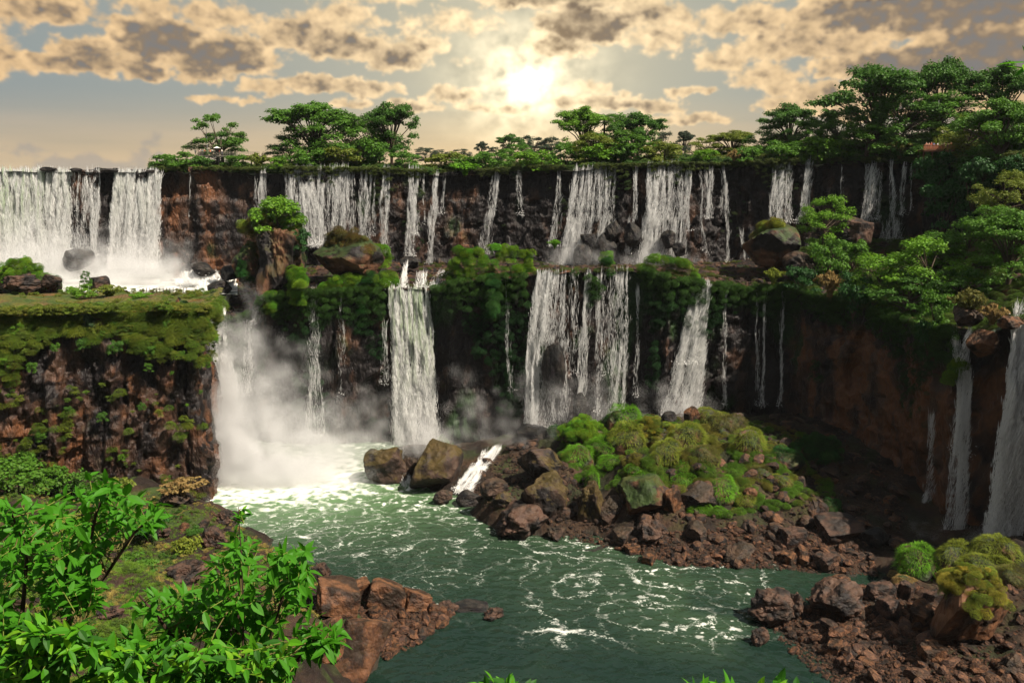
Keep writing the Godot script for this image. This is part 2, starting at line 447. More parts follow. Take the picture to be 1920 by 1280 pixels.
# ---------- the lower ground: heights at known places, joined smoothly
const HEIGHTS := [
	# open water
	[500, 980, -3], [600, 950, -3], [750, 930, -3], [650, 1010, -3], [800, 1000, -3], [900, 1060, -3], [1000, 1060, -3], [1100, 1100, -3], [900, 1230, -3], [1100, 1200, -3], [1300, 1120, -3], [1250, 1240, -3], [800, 1280, -3], [1000, 1275, -3], [1450, 1095, -1.5], [1560, 1098, -0.8], [1360, 1200, -2], [1430, 1250, -0.6], [450, 900, -3], [440, 940, -3], [600, 880, -3], [680, 890, -3], [820, 950, -2], [880, 990, -2],
	[1000, 1400, -2], [1200, 1350, -2], [850, 1350, -2],
	# left shore and slope
	[418, 968, 0], [470, 990, 0], [540, 1030, 0], [590, 1052, 0], [640, 1087, 0], [740, 1100, 0], [790, 1120, 0], [850, 1150, 0], [840, 1180, 0], [780, 1210, 0], [735, 1235, 0], [690, 1280, 0], [650, 1340, 0],
	[400, 940, 4], [300, 928, 6], [200, 916, 7], [100, 905, 8], [0, 898, 9], [-150, 900, 10], [350, 962, 5], [430, 1000, 3], [380, 1020, 6], [340, 1060, 8], [250, 1000, 9], [150, 980, 10], [0, 960, 12], [-150, 960, 13], [480, 1050, 5], [540, 1090, 4], [600, 1130, 5.5], [640, 1180, 5], [560, 1160, 9], [450, 1100, 11], [400, 1160, 14], [300, 1150, 15], [200, 1100, 16], [100, 1050, 16], [0, 1020, 16], [500, 1230, 12], [600, 1255, 7], [350, 1250, 20], [200, 1200, 22], [100, 1150, 23], [0, 1100, 23], [-150, 1100, 25], [0, 1270, 32], [150, 1278, 29], [300, 1285, 24], [500, 1295, 13], [620, 1290, 4.5], [750, 1170, 1.2], [700, 1130, 2.6], [790, 1160, 0.8],
	# rubble mound under the lower falls
	[800, 930, 0], [860, 945, 0], [930, 1000, 0], [1000, 1014, 0], [1060, 1012, 0], [1110, 1010, 0], [1170, 1036, 0], [1210, 1052, 0], [1280, 1064, 0], [1350, 1064, 0], [1430, 1064, 0], [1540, 1078, 0], [1650, 1084, 0],
	[950, 930, 5], [1000, 900, 6], [1050, 960, 3], [1040, 880, 9], [1000, 850, 5], [900, 860, 3], [850, 900, 1.5], [1100, 930, 6], [1090, 820, 9], [1180, 805, 12], [1280, 805, 12], [1350, 795, 11], [1420, 795, 10], [1200, 860, 13], [1300, 860, 13], [1400, 850, 11], [1180, 920, 7], [1280, 920, 8], [1380, 900, 8], [1200, 990, 3], [1300, 980, 4], [1400, 970, 4.5], [1500, 930, 7], [1500, 850, 9], [1500, 1000, 3], [1600, 1000, 3], [1600, 900, 6], [1600, 830, 8], [1660, 970, 3], [1450, 775, 8], [1550, 1045, 1.4], [1300, 1035, 1.2], [1400, 1035, 1.3], [760, 850, 1], [700, 860, -1], [1700, 1010, 2],
	# right bank
	[1655, 1102, 0.1], [1610, 1108, 0], [1520, 1130, 0], [1440, 1128, 0], [1408, 1155, 0], [1425, 1195, 0], [1500, 1245, 0], [1560, 1280, 0], [1470, 1150, 1], [1560, 1115, 2], [1640, 1130, 3], [1700, 1085, 3], [1750, 1055, 4], [1850, 1035, 7], [1920, 1025, 9], [1600, 1190, 1.6], [1700, 1190, 3], [1800, 1170, 3.6], [1850, 1110, 6], [1920, 1110, 7.5], [1850, 1220, 3], [1920, 1220, 4.5], [1700, 1260, 2], [1800, 1278, 3], [1920, 1285, 3.5], [1610, 1250, 0.8], [2100, 1250, 14], [2050, 1100, 12], [1780, 1050, 2.5],
]
var low_points := []
var low_grid := PackedFloat32Array()
const LOW_X := -150.0
const LOW_Z := -246.0
const LOW_STEP := 2.0
const LOW_W := 156
const LOW_H := 128

func make_heights() -> void:
	for q in HEIGHTS:
		var g := ground_at(q[0], q[1], maxf(q[2], 0.0))
		low_points.append(Vector3(g.x, q[2], g.z))
	for d: float in [1.0, 8.0, 22.0, 40.0, 58.0, 74.0, 88.0, 98.0]:       # the hillside under the terrace, just below the frame
		for x: float in [-140.0, -100.0, -70.0, -45.0, -22.0, 0.0, 22.0, 45.0, 70.0, 100.0, 140.0]:
			if x < -30.0 and d > 50.0: continue
			low_points.append(Vector3(x, 69.8 - 0.735 * d, -d))
	for x: float in [-60.0, -20.0, 20.0, 60.0]:
		low_points.append(Vector3(x, -4.0, -240.0))
	low_grid.resize(LOW_W * LOW_H)
	for j in LOW_H:
		for i in LOW_W:
			var x := LOW_X + i * LOW_STEP
			var z := LOW_Z + j * LOW_STEP
			var sum := 0.0
			var weight := 0.0
			for p: Vector3 in low_points:
				var r := (p.x - x) * (p.x - x) + (p.z - z) * (p.z - z) + 0.6
				var w := 1.0 / (r * r)
				sum += w * p.y
				weight += w
			low_grid[j * LOW_W + i] = sum / weight

func low_height(x: float, z: float) -> float:
	var u := clampf((x - LOW_X) / LOW_STEP, 0.0, LOW_W - 1.001)
	var w := clampf((z - LOW_Z) / LOW_STEP, 0.0, LOW_H - 1.001)
	var i := int(u)
	var j := int(w)
	var a := lerpf(low_grid[j * LOW_W + i], low_grid[j * LOW_W + i + 1], u - i)
	var b := lerpf(low_grid[(j + 1) * LOW_W + i], low_grid[(j + 1) * LOW_W + i + 1], u - i)
	var h := lerpf(a, b, w - j)
	h += -0.35 + 0.9 * smooth(0.1, 0.9, h)
	return h + (noise_a.get_noise_2d(x * 5.0, z * 5.0) * 1.1 + noise_b.get_noise_2d(x * 12.0, z * 12.0) * 0.45) * smooth(-1.0, 3.0, h)

func low_at(x: float, y: float) -> Vector3:                 # where the ray through a pixel meets the lower ground or the water
	var r := ray(x, y)
	var t := 40.0
	while t < 260.0:
		var p := EYE + r * t
		if p.y <= maxf(low_height(p.x, p.z), 0.0):
			break
		t += 0.5
	return EYE + r * t

func ground_color(p: Vector3) -> Color:
	var k := noise_b.get_noise_2d(p.x * 2.5, p.z * 2.5)
	var g := noise_a.get_noise_2d(p.x * 3.5 + 50.0, p.z * 3.5)
	var c := Vector3(0.022, 0.015, 0.010).lerp(Vector3(0.065, 0.037, 0.022), smooth(-0.2, 0.5, k))
	var lush := smooth(-0.05, 0.3, g) * smooth(1.5, 5.0, p.y) * (1.0 if p.x < 0.0 else 0.35)
	c = c.lerp(Vector3(0.05, 0.075, 0.016), lush)
	c = c.lerp(Vector3(0.03, 0.028, 0.02), smooth(0.6, 0.0, p.y))
	return Color(c.x, c.y, c.z)

func make_terrain() -> void:
	noise_a.seed = 3; noise_a.frequency = 0.03; noise_a.fractal_octaves = 4
	noise_b.seed = 9; noise_b.frequency = 0.03; noise_b.fractal_octaves = 3
	cells.seed = 4; cells.noise_type = FastNoiseLite.TYPE_CELLULAR; cells.frequency = 0.3
	cells.cellular_return_type = FastNoiseLite.RETURN_CELL_VALUE; cells.fractal_type = FastNoiseLite.FRACTAL_NONE
	make_heights()
	cliff("upper_cliff", UPPER, 0.55, 64, 1.0,
		func(p, _t): return 0.14 + 0.40 * smooth(-78.0, -84.0, p.x) * smooth(-115.0, -108.0, p.x) + 0.1 * smooth(95.0, 125.0, p.x),
		func(p, t): return 0.16 + 0.2 * smooth(0.12, 0.0, t) + 0.35 * smooth(120.0, 135.0, p.x), 0.0, 0.9)
	cliff("lower_cliff", LOWER, 0.5, 84, 1.0,
		func(p, t): return 0.12 + 0.78 * smooth(66.0, 86.0, p.x) * smooth(0.0, 0.3, t),
		func(p, t): return 0.36 + 0.28 * smooth(0.6, 0.05, t) - 0.30 * smooth(74.0, 90.0, p.x) * smooth(0.1, 0.3, t))
	cliff("island_cliff", ISLAND, 0.4, 100, 0.85,
		func(_p, t): return 0.46 + 0.20 * t,
		func(_p, t): return 0.10 + 0.45 * smooth(0.35, 0.0, t), 5.0, 1.6)
	# plateau above the upper cliff, out to the horizon
	var rim := resample(UPPER, 2.0)
	var rows := []
	for k: float in [2400.0, 1200.0, 600.0, 320.0, 180.0, 110.0, 70.0, 46.0, 30.0, 20.0, 13.0, 8.0, 4.5, 2.0, 0.6, -0.6]:
		var row := []
		for q in rim:
			var p: Vector3 = q[0]
			var back := k * 0.72
			var far_x: float = p.x * (1.0 + maxf(k, 0.0) / 300.0)
			row.append(Vector3(far_x, p.y + (1.2 * smooth(0.0, 30.0, back) - 0.5 if p.x > -112.0 else -0.6) + 5.0 * smooth(50.0, 120.0, p.x) * smooth(4.0, 60.0, k), p.z - k))
		rows.append(row)
	sheet("plateau", rows, M.soil, ground_color, 0.5)
	# ledge between the tiers
	rows = []
	for j in 26:
		var t := j / 25.0
		var row := []
		for i in 330:
			var x := 300.0 + i * 5.5
			var a := at(x, column(UPPER, x, 3), column(UPPER, x, 1) + 1.5)
			var b := at(x, column(LOWER, x, 2), column(LOWER, x, 1) + 0.2)
			var p := a.lerp(b, t)
			p.y = lerpf(a.y, b.y, smooth(0.0, 1.0, t)) + (0.0 if j < 25 else -0.1)
			row.append(p)
		rows.append(row)
	sheet("cliff_ledge", rows, M.rock, func(p): return rock_color(p * 1.3, 0.5, 0.3), 0.8)
	# grassy top of the island
	rows = []
	for j in 30:
		var t := j / 29.0
		var row := []
		for i in 160:
			var x := -320.0 + i * 735.0 / 159.0
			var back := at(x, 549.0, 240.0 - 18.0 * smooth(300.0, 400.0, x))
			var front := at(x, column(ISLAND, minf(x, 405.0), 2), column(ISLAND, minf(x, 405.0), 1) - 0.4)
			front.z -= 4.0
			var p := back.lerp(front, t)
			p.y += sin(t * PI) * 0.9 + noise_a.get_noise_2d(p.x * 2.2, p.z * 2.2) * 1.6 * sin(t * PI) - 0.8 * smooth(0.8, 1.0, t)
			row.append(p)
		rows.append(row)
	sheet("island_top", rows, M.soil, func(p):
		var k := noise_a.get_noise_2d(p.x * 4.0, p.z * 4.0)
		var c := Vector3(0.13, 0.125, 0.022).lerp(Vector3(0.055, 0.095, 0.014), smooth(-0.2, 0.3, k)).lerp(Vector3(0.17, 0.10, 0.04), smooth(0.15, 0.45, noise_b.get_noise_2d(p.x * 3.0, p.z * 3.0)))
		return Color(c.x, c.y, c.z), 0.6)
	# lower ground
	rows = []
	for j in 300:
		var row := []
		for i in 380:
			var x := -148.0 + i * 0.8
			var z := -244.0 + j * 0.81
			row.append(Vector3(x, low_height(x, z), z))
		rows.append(row)
	sheet("river_bank", rows, M.soil, ground_color, 0.0)

# ---------- water
func pool_maps() -> Array:
	var w := 1280
	var h := 1024
	var maps := []
	for q in [[31, 0.0105, 60.0, 1], [63, 0.026, 26.0, 1], [8, 0.055, 0.0, 4], [77, 0.008, 0.0, 3]]:   # long foam threads, short ones, ripples, broad patches
		var f := FastNoiseLite.new()
		f.noise_type = FastNoiseLite.TYPE_SIMPLEX_SMOOTH
		f.seed = q[0]
		f.frequency = q[1]
		f.fractal_octaves = q[3]
		f.fractal_type = FastNoiseLite.FRACTAL_FBM if q[3] > 1 else FastNoiseLite.FRACTAL_NONE
		if q[2] > 0.0:
			f.domain_warp_enabled = true
			f.domain_warp_amplitude = q[2]
			f.domain_warp_frequency = q[1] * 0.8
			f.domain_warp_fractal_octaves = 5
			f.domain_warp_fractal_gain = 0.55
		maps.append(f.get_image(w, h, false, false, false).get_data())
	var a: PackedByteArray = maps[0]
	var e: PackedByteArray = maps[1]
	var b: PackedByteArray = maps[2]
	var c: PackedByteArray = maps[3]
	var col := PackedByteArray()
	col.resize(w * h * 3)
	var rough := PackedByteArray()
	rough.resize(w * h)
	var bump := PackedByteArray()
	bump.resize(w * h)
	for j in h:
		var z := POOL_Z + POOL_D * (j + 0.5) / h
		for i in w:
			var x := POOL_X + POOL_W * (i + 0.5) / w
			var k := j * w + i
			var ridge := 1.0 - absf(a[k] / 127.5 - 1.0)
			var ridge2 := 1.0 - absf(e[k] / 127.5 - 1.0)
			var small := b[k] / 255.0
			var big := c[k] / 255.0
			var dx := (x + 58.0) / 46.0
			var dz := (z + 198.0) / 30.0
			var near := exp(-(dx * dx + dz * dz))              # beaten water under the great fall
			var r2 := exp(-((x - 20.0) * (x - 20.0) / 1300.0 + (z + 148.0) * (z + 148.0) / 420.0))
			var bend := -8.0 + 34.0 * smooth(-186.0, -140.0, z) + 8.0 * smooth(-140.0, -112.0, z) + (big - 0.5) * 26.0
			var stream := exp(-pow((x - bend) / (9.0 + 6.0 * big), 2.0)) * smooth(-112.0, -128.0, z)   # the current from the fall to the outlet
			r2 = maxf(r2 * 0.7, stream)
			var calm := maxf(smooth(-124.0, -112.0, z) * 0.7, smooth(40.0, 56.0, x) * 0.5)
			var busy := clampf(0.40 + r2 * 0.5 + near * 1.2 - calm + (big - 0.5) * 0.9, 0.0, 1.3)
			var lace := 0.30 + 0.70 * smooth(0.38, 0.60, small + (big - 0.5) * 0.3)
			var foam := smooth(0.968 - busy * 0.03, 0.998, ridge) * lace * smooth(0.2, 0.7, busy) * 0.85
			foam = maxf(foam, smooth(0.955 - near * 0.12, 0.99, ridge2) * lace * 0.55 * smooth(0.3, 0.8, busy))
			foam = maxf(foam, smooth(0.50, 0.95, near + (small - 0.5) * 0.7 + (ridge2 - 0.8) * 0.3))
			foam = maxf(foam, smooth(0.66, 0.74, small) * smooth(0.7, 1.1, busy) * 0.8)
			var milk := clampf(near * 1.1 + r2 * 0.14 + (big - 0.5) * 0.06, 0.0, 1.0)
			var gr := Vector3(0.004, 0.014, 0.009).lerp(Vector3(0.11, 0.20, 0.085), milk)
			gr = gr.lerp(Vector3(0.70, 0.71, 0.66), foam)
			col[k * 3] = int(pow(gr.x, 0.4545) * 255.0)
			col[k * 3 + 1] = int(pow(gr.y, 0.4545) * 255.0)
			col[k * 3 + 2] = int(pow(gr.z, 0.4545) * 255.0)
			rough[k] = int(clampf(0.10 + foam * 0.7, 0.0, 1.0) * 255.0)
			bump[k] = int(clampf(small * 0.85 + foam * 0.15, 0.0, 1.0) * 255.0)
	return [ImageTexture.create_from_image(Image.create_from_data(w, h, false, Image.FORMAT_RGB8, col)), ImageTexture.create_from_image(Image.create_from_data(w, h, false, Image.FORMAT_L8, rough)), ImageTexture.create_from_image(Image.create_from_data(w, h, false, Image.FORMAT_L8, bump))]

const POOL_X := -110.0
const POOL_W := 230.0
const POOL_Z := -240.0
const POOL_D := 150.0

func make_pool() -> void:
	var s := Shape.new()
	var nx := 300
	var nz := 220
	for j in nz:
		for i in nx:
			var u := i / float(nx - 1)
			var w := j / float(nz - 1)
			var x := POOL_X + POOL_W * u
			var z := POOL_Z + POOL_D * w
			var rough := 0.35 + 1.0 * exp(-((x + 50.0) * (x + 50.0) / 2200.0 + (z + 190.0) * (z + 190.0) / 1500.0))
			var y := (noise_a.get_noise_2d(x * 6.0, z * 9.0) * 0.40 + noise_b.get_noise_2d(x * 18.0, z * 24.0) * 0.10) * rough
			s.v.append(Vector3(x, y, z))
			s.uv.append(Vector2(u, w))
	s.grid(nx, nz)
	var maps := pool_maps()
	var m := StandardMaterial3D.new()
	m.albedo_texture = maps[0]
	m.roughness = 1.0
	m.roughness_texture = maps[1]
	m.heightmap_enabled = true
	m.heightmap_texture = maps[2]
	m.heightmap_scale = 45.0
	m.metallic_specular = 0.28
	m.texture_repeat = false
	M.pool = m
	structure("river", s.mesh(), m)

# One waterfall: lips are [x from, x to, row] above and below in pixels of the photograph, at given distances.
# The water is thousands of short streaks and flecks, thick where a strand runs and thin between the strands.
func fleck(s: Shape, p: Vector3, along_: Vector3, side: Vector3, l: float, w: float, col: Color) -> void:
	var a := p - along_ * l * 0.5
	var b := p + along_ * l * 0.5
	var m := p - along_ * l * rnd(-0.2, 0.2)
	s.tri(a, m + side * w, b, col)
	s.tri(a, b, m - side * w, col)

func strands(s: Shape, top: Array, low: Array, d0: float, d1: float, fill: float, body: bool, splash := true) -> void:
	var a0 := at(top[0], top[2], d0)
	var a1 := at(top[1], top[2], d0)
	var b0 := at(low[0], low[2], d1)
	var b1 := at(low[1], low[2], d1)
	var mean := ((a1 - a0).length() + (b1 - b0).length()) * 0.5
	var tall := (a0 - b0).length()
	var side := (a1 - a0).normalized()
	var off: float = d0 * 31.0 + top[0] * 3.7
	var count := int(fill * (mean + 0.5) * tall * (52.0 if body else 36.0))
	var thick := 1.1 if body else 0.35
	var green := smooth(6.0, 12.0, mean) * smooth(28.0, 33.0, tall)
	for k in count:
		var u := rnd(-0.03, 1.03)
		var t := rng.randf() * 1.02
		var run := noise_a.get_noise_2d(u * mean * 46.0 + off, t * tall * 0.9)
		var burst := noise_b.get_noise_2d(u * mean * 17.0 - off, t * tall * 4.0 - 60.0 * t * t)
		var keep := smooth(-0.40, 0.22, run) * (0.30 + 0.70 * smooth(-0.28, 0.25, burst))
		if body: keep = 0.42 + 0.58 * keep
		keep *= smooth(-0.03, 0.10, u) * smooth(1.03, 0.90, u) * 0.8 + 0.2
		if t > 0.93: keep *= 1.0 - smooth(0.93, 1.02, t) * 0.6
		if rng.randf() > keep: continue
		var loose := (0.03 + 0.30 * t) * minf(1.0, mean * 0.35 + 0.15)
		var p := a0.lerp(a1, u).lerp(b0.lerp(b1, u), t)
		var q := a0.lerp(a1, u).lerp(b0.lerp(b1, u), t + 0.02)
		p += side * (rng.randfn() * loose + noise_a.get_noise_2d(u * mean * 20.0 + off, t * tall * 2.5) * 0.7)
		p.z += sqrt(t) * 0.7 + rnd(-1.0, 1.0) * thick * (0.35 + t) + burst * thick * 1.2
		p.y += rng.randfn() * 0.3
		var across := side.rotated(Vector3.UP, rnd(-0.9, 0.9))
		var l := rnd(0.6, 4.2) * (1.0 - 0.45 * t)
		var w := rnd(0.018, 0.055)
		if body:
			w *= 1.7
			l *= 0.8
		if rng.randf() < 0.10:                                    # a thrown drop
			l = rnd(0.15, 0.5)
			w = rnd(0.05, 0.14)
		var tone := rnd(0.76, 0.92) * (0.88 + 0.12 * smooth(-0.3, 0.3, burst))
		var col := Color(tone, tone, tone * 0.985)
		if green > 0.0:
			var g := green * smooth(0.75, 0.1, t) * smooth(-0.05, 0.3, run)
			col = col.lerp(Color(0.50, 0.62, 0.40), g * 0.75)
		fleck(s, p, (q - p + Vector3(0, -0.02, 0)).normalized().lerp((b0 - a0).normalized(), 0.7).normalized(), across, l, w, col)
	for k in (int(mean * 26.0 * fill) if splash else 0):                            # splashes at the foot
		var u := rng.randf()
		var p := b0.lerp(b1, u) + Vector3(rng.randfn() * 0.5, absf(rng.randfn()) * 0.9 - 0.3, rng.randfn() * 0.7 + 0.8)
		var d := Vector3(rng.randfn(), rng.randfn(), rng.randfn()).normalized()
		fleck(s, p, d, d.cross(Vector3(0.3, 0.5, 0.8)).normalized(), rnd(0.15, 0.5), rnd(0.05, 0.12), Color(0.86, 0.86, 0.85))

# tier, label, then streams: [lip from, lip to, row], [foot from, foot to, row], fill, whether a solid sheet lies behind
const FALLS := [
	["U", "broad churning white waterfall at the far left edge", [[-60, 20, 318], [-60, 24, 530], 1.9, true], [[24, 80, 319], [14, 84, 530], 2.1, true]],
	["U", "white waterfall in a rounded column, second from the left edge", [[86, 133, 320], [82, 132, 520], 1.9, true]],
	["U", "thin ragged white veil between two dark rock gaps on the left", [[156, 188, 320], [150, 188, 478], 1.1, false], [[136, 152, 324], [130, 152, 470], 0.25, false]],
	["U", "wide pale green and white waterfall beside the bare brown cliff", [[216, 300, 322], [204, 296, 500], 2.2, true], [[276, 300, 325], [280, 302, 470], 0.6, false]],
	["U", "single hair-thin trickle down the bare brown cliff", [[355, 358, 326], [354, 356, 405], 0.6, false]],
	["U", "narrow straight waterfall at the right end of the bare cliff", [[487, 500, 323], [483, 497, 420], 1.3, false], [[478, 484, 335], [472, 480, 420], 0.4, false]],
	["U", "white waterfall directly above the round green-topped rock tower", [[535, 585, 318], [537, 620, 458], 1.0, false], [[560, 585, 318], [570, 612, 458], 0.9, false]],
	["U", "curtain of many separate white strands right of the rock tower", [[597, 664, 316], [592, 668, 462], 0.75, false], [[598, 612, 318], [584, 604, 462], 0.9, false], [[628, 650, 316], [622, 640, 462], 0.8, false]],
	["U", "slim white waterfall left of the tapering double one", [[676, 696, 320], [672, 694, 452], 1.0, false], [[700, 706, 322], [699, 704, 440], 0.5, false]],
	["U", "slim waterfall ending just right of the brown grassy boulder", [[716, 731, 317], [710, 730, 472], 1.1, false]],
	["U", "bright double waterfall falling on the small dark rock pool", [[766, 776, 315], [762, 778, 478], 1.6, false], [[780, 788, 318], [772, 786, 440], 1.2, false], [[794, 797, 325], [792, 797, 420], 0.4, false]],
	["U", "kinked thin waterfall that bends left half way down", [[811, 822, 326], [808, 820, 402], 1.3, false], [[804, 818, 402], [799, 808, 498], 1.2, false], [[829, 835, 328], [826, 832, 402], 0.5, false]],
	["U", "leaning waterfall that slides left below the tufted grass lip", [[922, 938, 323], [914, 928, 405], 1.2, false], [[912, 926, 400], [896, 922, 474], 1.0, false]],
	["U", "faint short waterfall over the mossy middle of the upper cliff", [[968, 979, 326], [971, 981, 402], 0.8, false], [[955, 958, 440], [957, 960, 470], 0.5, false]],
	["U", "thin stepped waterfall left of the big fan-shaped fall", [[1046, 1053, 323], [1036, 1050, 410], 1.0, false], [[1036, 1052, 405], [1028, 1050, 460], 0.7, false]],
	["U", "big white fall fanning out over black boulders, centre left of two", [[1076, 1106, 316], [1062, 1094, 420], 1.3, false], [[1104, 1154, 316], [1096, 1152, 412], 1.0, false], [[1062, 1092, 412], [1048, 1084, 494], 1.6, true], [[1092, 1110, 408], [1078, 1104, 470], 0.9, false], [[1126, 1152, 408], [1108, 1132, 492], 1.3, false]],
	["U", "thin plain waterfall between the two big fan-shaped falls", [[1187, 1195, 318], [1186, 1194, 412], 0.9, false], [[1178, 1194, 408], [1170, 1182, 474], 0.7, false]],
	["U", "big white fall fanning out over black boulders, right of two", [[1214, 1244, 311], [1210, 1240, 420], 1.4, true], [[1240, 1292, 308], [1238, 1290, 412], 1.0, false], [[1208, 1240, 410], [1196, 1236, 496], 1.6, true], [[1240, 1290, 408], [1228, 1284, 494], 1.0, false]],
	["U", "pair of thin strands right of the right fan-shaped fall", [[1292, 1296, 316], [1288, 1294, 430], 0.9, false], [[1313, 1317, 316], [1312, 1316, 415], 1.0, false], [[1312, 1317, 415], [1318, 1328, 476], 0.7, false]],
	["U", "slim white veil on the upper cliff with two thin strands to its left", [[1321, 1336, 316], [1320, 1335, 408], 0.9, false]],
	["U", "tapering white veil that breaks into zigzag trickles on dark steps", [[1353, 1362, 317], [1350, 1367, 402], 0.9, false], [[1358, 1366, 402], [1362, 1370, 436], 0.7, false], [[1362, 1372, 436], [1360, 1366, 490], 0.6, false], [[1388, 1393, 436], [1394, 1400, 490], 0.5, false]],
	["U", "broad thin waterfall above the olive grassy boulder", [[1450, 1470, 306], [1442, 1464, 415], 1.1, false], [[1466, 1486, 306], [1464, 1484, 415], 0.6, false]],
	["U", "slanting waterfall just left above the round bright tree", [[1512, 1523, 304], [1500, 1518, 400], 1.1, false], [[1498, 1506, 398], [1490, 1500, 416], 0.8, false]],
	["U", "hair-thin waterfall directly above the round bright tree", [[1577, 1582, 306], [1576, 1581, 378], 0.7, false]],
	["U", "rightmost wide veil of the upper cliff with a bright left strand", [[1624, 1636, 307], [1616, 1628, 412], 1.4, false], [[1634, 1652, 307], [1632, 1648, 410], 0.7, false]],
	["U", "thin straight waterfall ending in a stepped cascade", [[1669, 1675, 305], [1667, 1675, 412], 1.1, false], [[1662, 1692, 412], [1660, 1688, 452], 0.75, false], [[1648, 1656, 414], [1648, 1656, 446], 0.6, false]],
	["U", "last thin waterfall before the green wall of jungle", [[1692, 1701, 305], [1686, 1694, 402], 1.2, false], [[1707, 1709, 310], [1706, 1708, 395], 0.5, false]],
	["L", "great roaring waterfall plunging behind the island cliff into mist", [[396, 424, 604], [402, 470, 905], 1.6, true], [[404, 420, 600], [400, 440, 905], 1.2, true]],
	["L", "group of thin strands from a mossy spout beside the mist", [[456, 475, 606], [456, 474, 740], 0.8, false], [[476, 488, 574], [470, 478, 606], 1.2, false]],
	["L", "thin double strand down the hanging green gardens", [[580, 598, 545], [582, 598, 685], 0.75, false], [[580, 598, 685], [576, 612, 815], 0.6, false]],
	["L", "faint dripping thread left of the straight central fall", [[636, 646, 560], [634, 650, 738], 0.18, false]],
	["L", "straight central waterfall with an even lip, widest of the lower tier", [[729, 804, 542], [746, 826, 868], 1.9, true], [[729, 770, 542], [738, 780, 850], 0.8, false], [[716, 724, 600], [716, 730, 720], 0.4, false]],
	["L", "faint dripping thread under the drooping grass dome", [[946, 953, 520], [952, 962, 730], 0.35, false]],
	["L", "tall white fall splitting over ledges at the left of the black wall", [[1006, 1034, 512], [990, 1030, 640], 1.5, true], [[1036, 1062, 512], [1030, 1058, 640], 1.2, false], [[988, 1012, 640], [984, 1008, 835], 1.5, true], [[1006, 1072, 640], [1010, 1068, 800], 0.5, false]],
	["L", "narrow bright fall leaning left in the middle of the black wall", [[1098, 1110, 513], [1086, 1102, 660], 1.5, false], [[1086, 1102, 660], [1078, 1096, 800], 1.4, false], [[1068, 1086, 512], [1062, 1084, 700], 0.35, false]],
	["L", "white fall beneath the right fan, streaming down black stone", [[1152, 1180, 506], [1148, 1178, 640], 1.3, false], [[1148, 1178, 640], [1138, 1172, 785], 1.1, false], [[1118, 1128, 508], [1114, 1126, 770], 0.6, false], [[1128, 1150, 508], [1126, 1146, 700], 0.3, false]],
	["L", "thin broken thread left of the grass-capped buttress", [[1194, 1201, 540], [1188, 1196, 740], 0.7, false]],
	["L", "thick white fall that slants left to the rubble", [[1304, 1332, 532], [1238, 1310, 786], 2.3, true], [[1304, 1326, 532], [1262, 1310, 680], 1.0, false]],
	["L", "single white thread on the brown wall, right of the slanting fall", [[1358, 1364, 542], [1354, 1360, 756], 1.0, false]],
	["L", "twin white threads on the shaded brown wall", [[1418, 1425, 543], [1416, 1424, 758], 0.7, false], [[1431, 1437, 543], [1426, 1434, 758], 1.0, false]],
	["L", "rightmost single thread of the far lower wall", [[1466, 1472, 540], [1458, 1464, 758], 1.0, false]],
	["L", "forked waterfall joining above a bright moss cushion", [[1782, 1796, 625], [1786, 1806, 668], 1.3, false], [[1808, 1820, 622], [1798, 1816, 668], 1.3, false], [[1788, 1822, 662], [1798, 1818, 712], 1.4, false], [[1800, 1818, 708], [1764, 1810, 1046], 3.2, false], [[1796, 1816, 715], [1780, 1816, 850], 1.6, false]],
	["L", "thin shaded waterfall fanning at its foot, left of the forked one", [[1742, 1750, 775], [1732, 1748, 930], 1.1, false], [[1730, 1748, 925], [1706, 1738, 1010], 1.3, false]],
	["L", "big white waterfall at the right edge of the view", [[1902, 1944, 612], [1842, 1906, 1028], 2.6, true], [[1902, 1930, 612], [1846, 1880, 1020], 1.0, false]],
	["L", "small upper trickle above the right edge waterfall", [[1898, 1914, 572], [1896, 1914, 600], 1.0, false]],
]

func make_falls() -> void:
	for f in FALLS:
		var list: Array = UPPER if f[0] == "U" else LOWER
		var q0: Array = f[2]
		var o := Node3D.new()
		o.name = numbered("waterfall")
		add_child(o, true)
		tag(o, f[1], "waterfall", "waterfalls of the upper cliff" if f[0] == "U" else "waterfalls of the lower cliff")
		for k in range(2, f.size()):
			var q: Array = f[k]
			var mid: float = (q[0][0] + q[0][1]) * 0.5
			var lip := column(list, mid, 2)
			var foot := column(list, mid, 3)
			var d := column(list, mid, 1)
			# the foot stands out in front of the lip
			var at0 := clampf((q[0][2] - lip) / (foot - lip), 0.0, 1.0)
			var at1 := clampf((q[1][2] - lip) / (foot - lip), 0.0, 1.0)
			var d0 := d + 0.6 - 3.0 * sqrt(at0)
			var d1 := d + 0.6 - 3.6 * sqrt(at1)
			var s := Shape.new()
			var ends := true
			for n in range(k + 1, f.size()):
				if absf(f[n][0][2] - q[1][2]) < 16.0 and f[n][0][0] < q[1][1] and f[n][0][1] > q[1][0]: ends = false
			strands(s, q[0], q[1], d0, d1, q[2], q[3], ends)
			part("stream", s.mesh(), M.falling, o).set_meta("kind", "stuff")

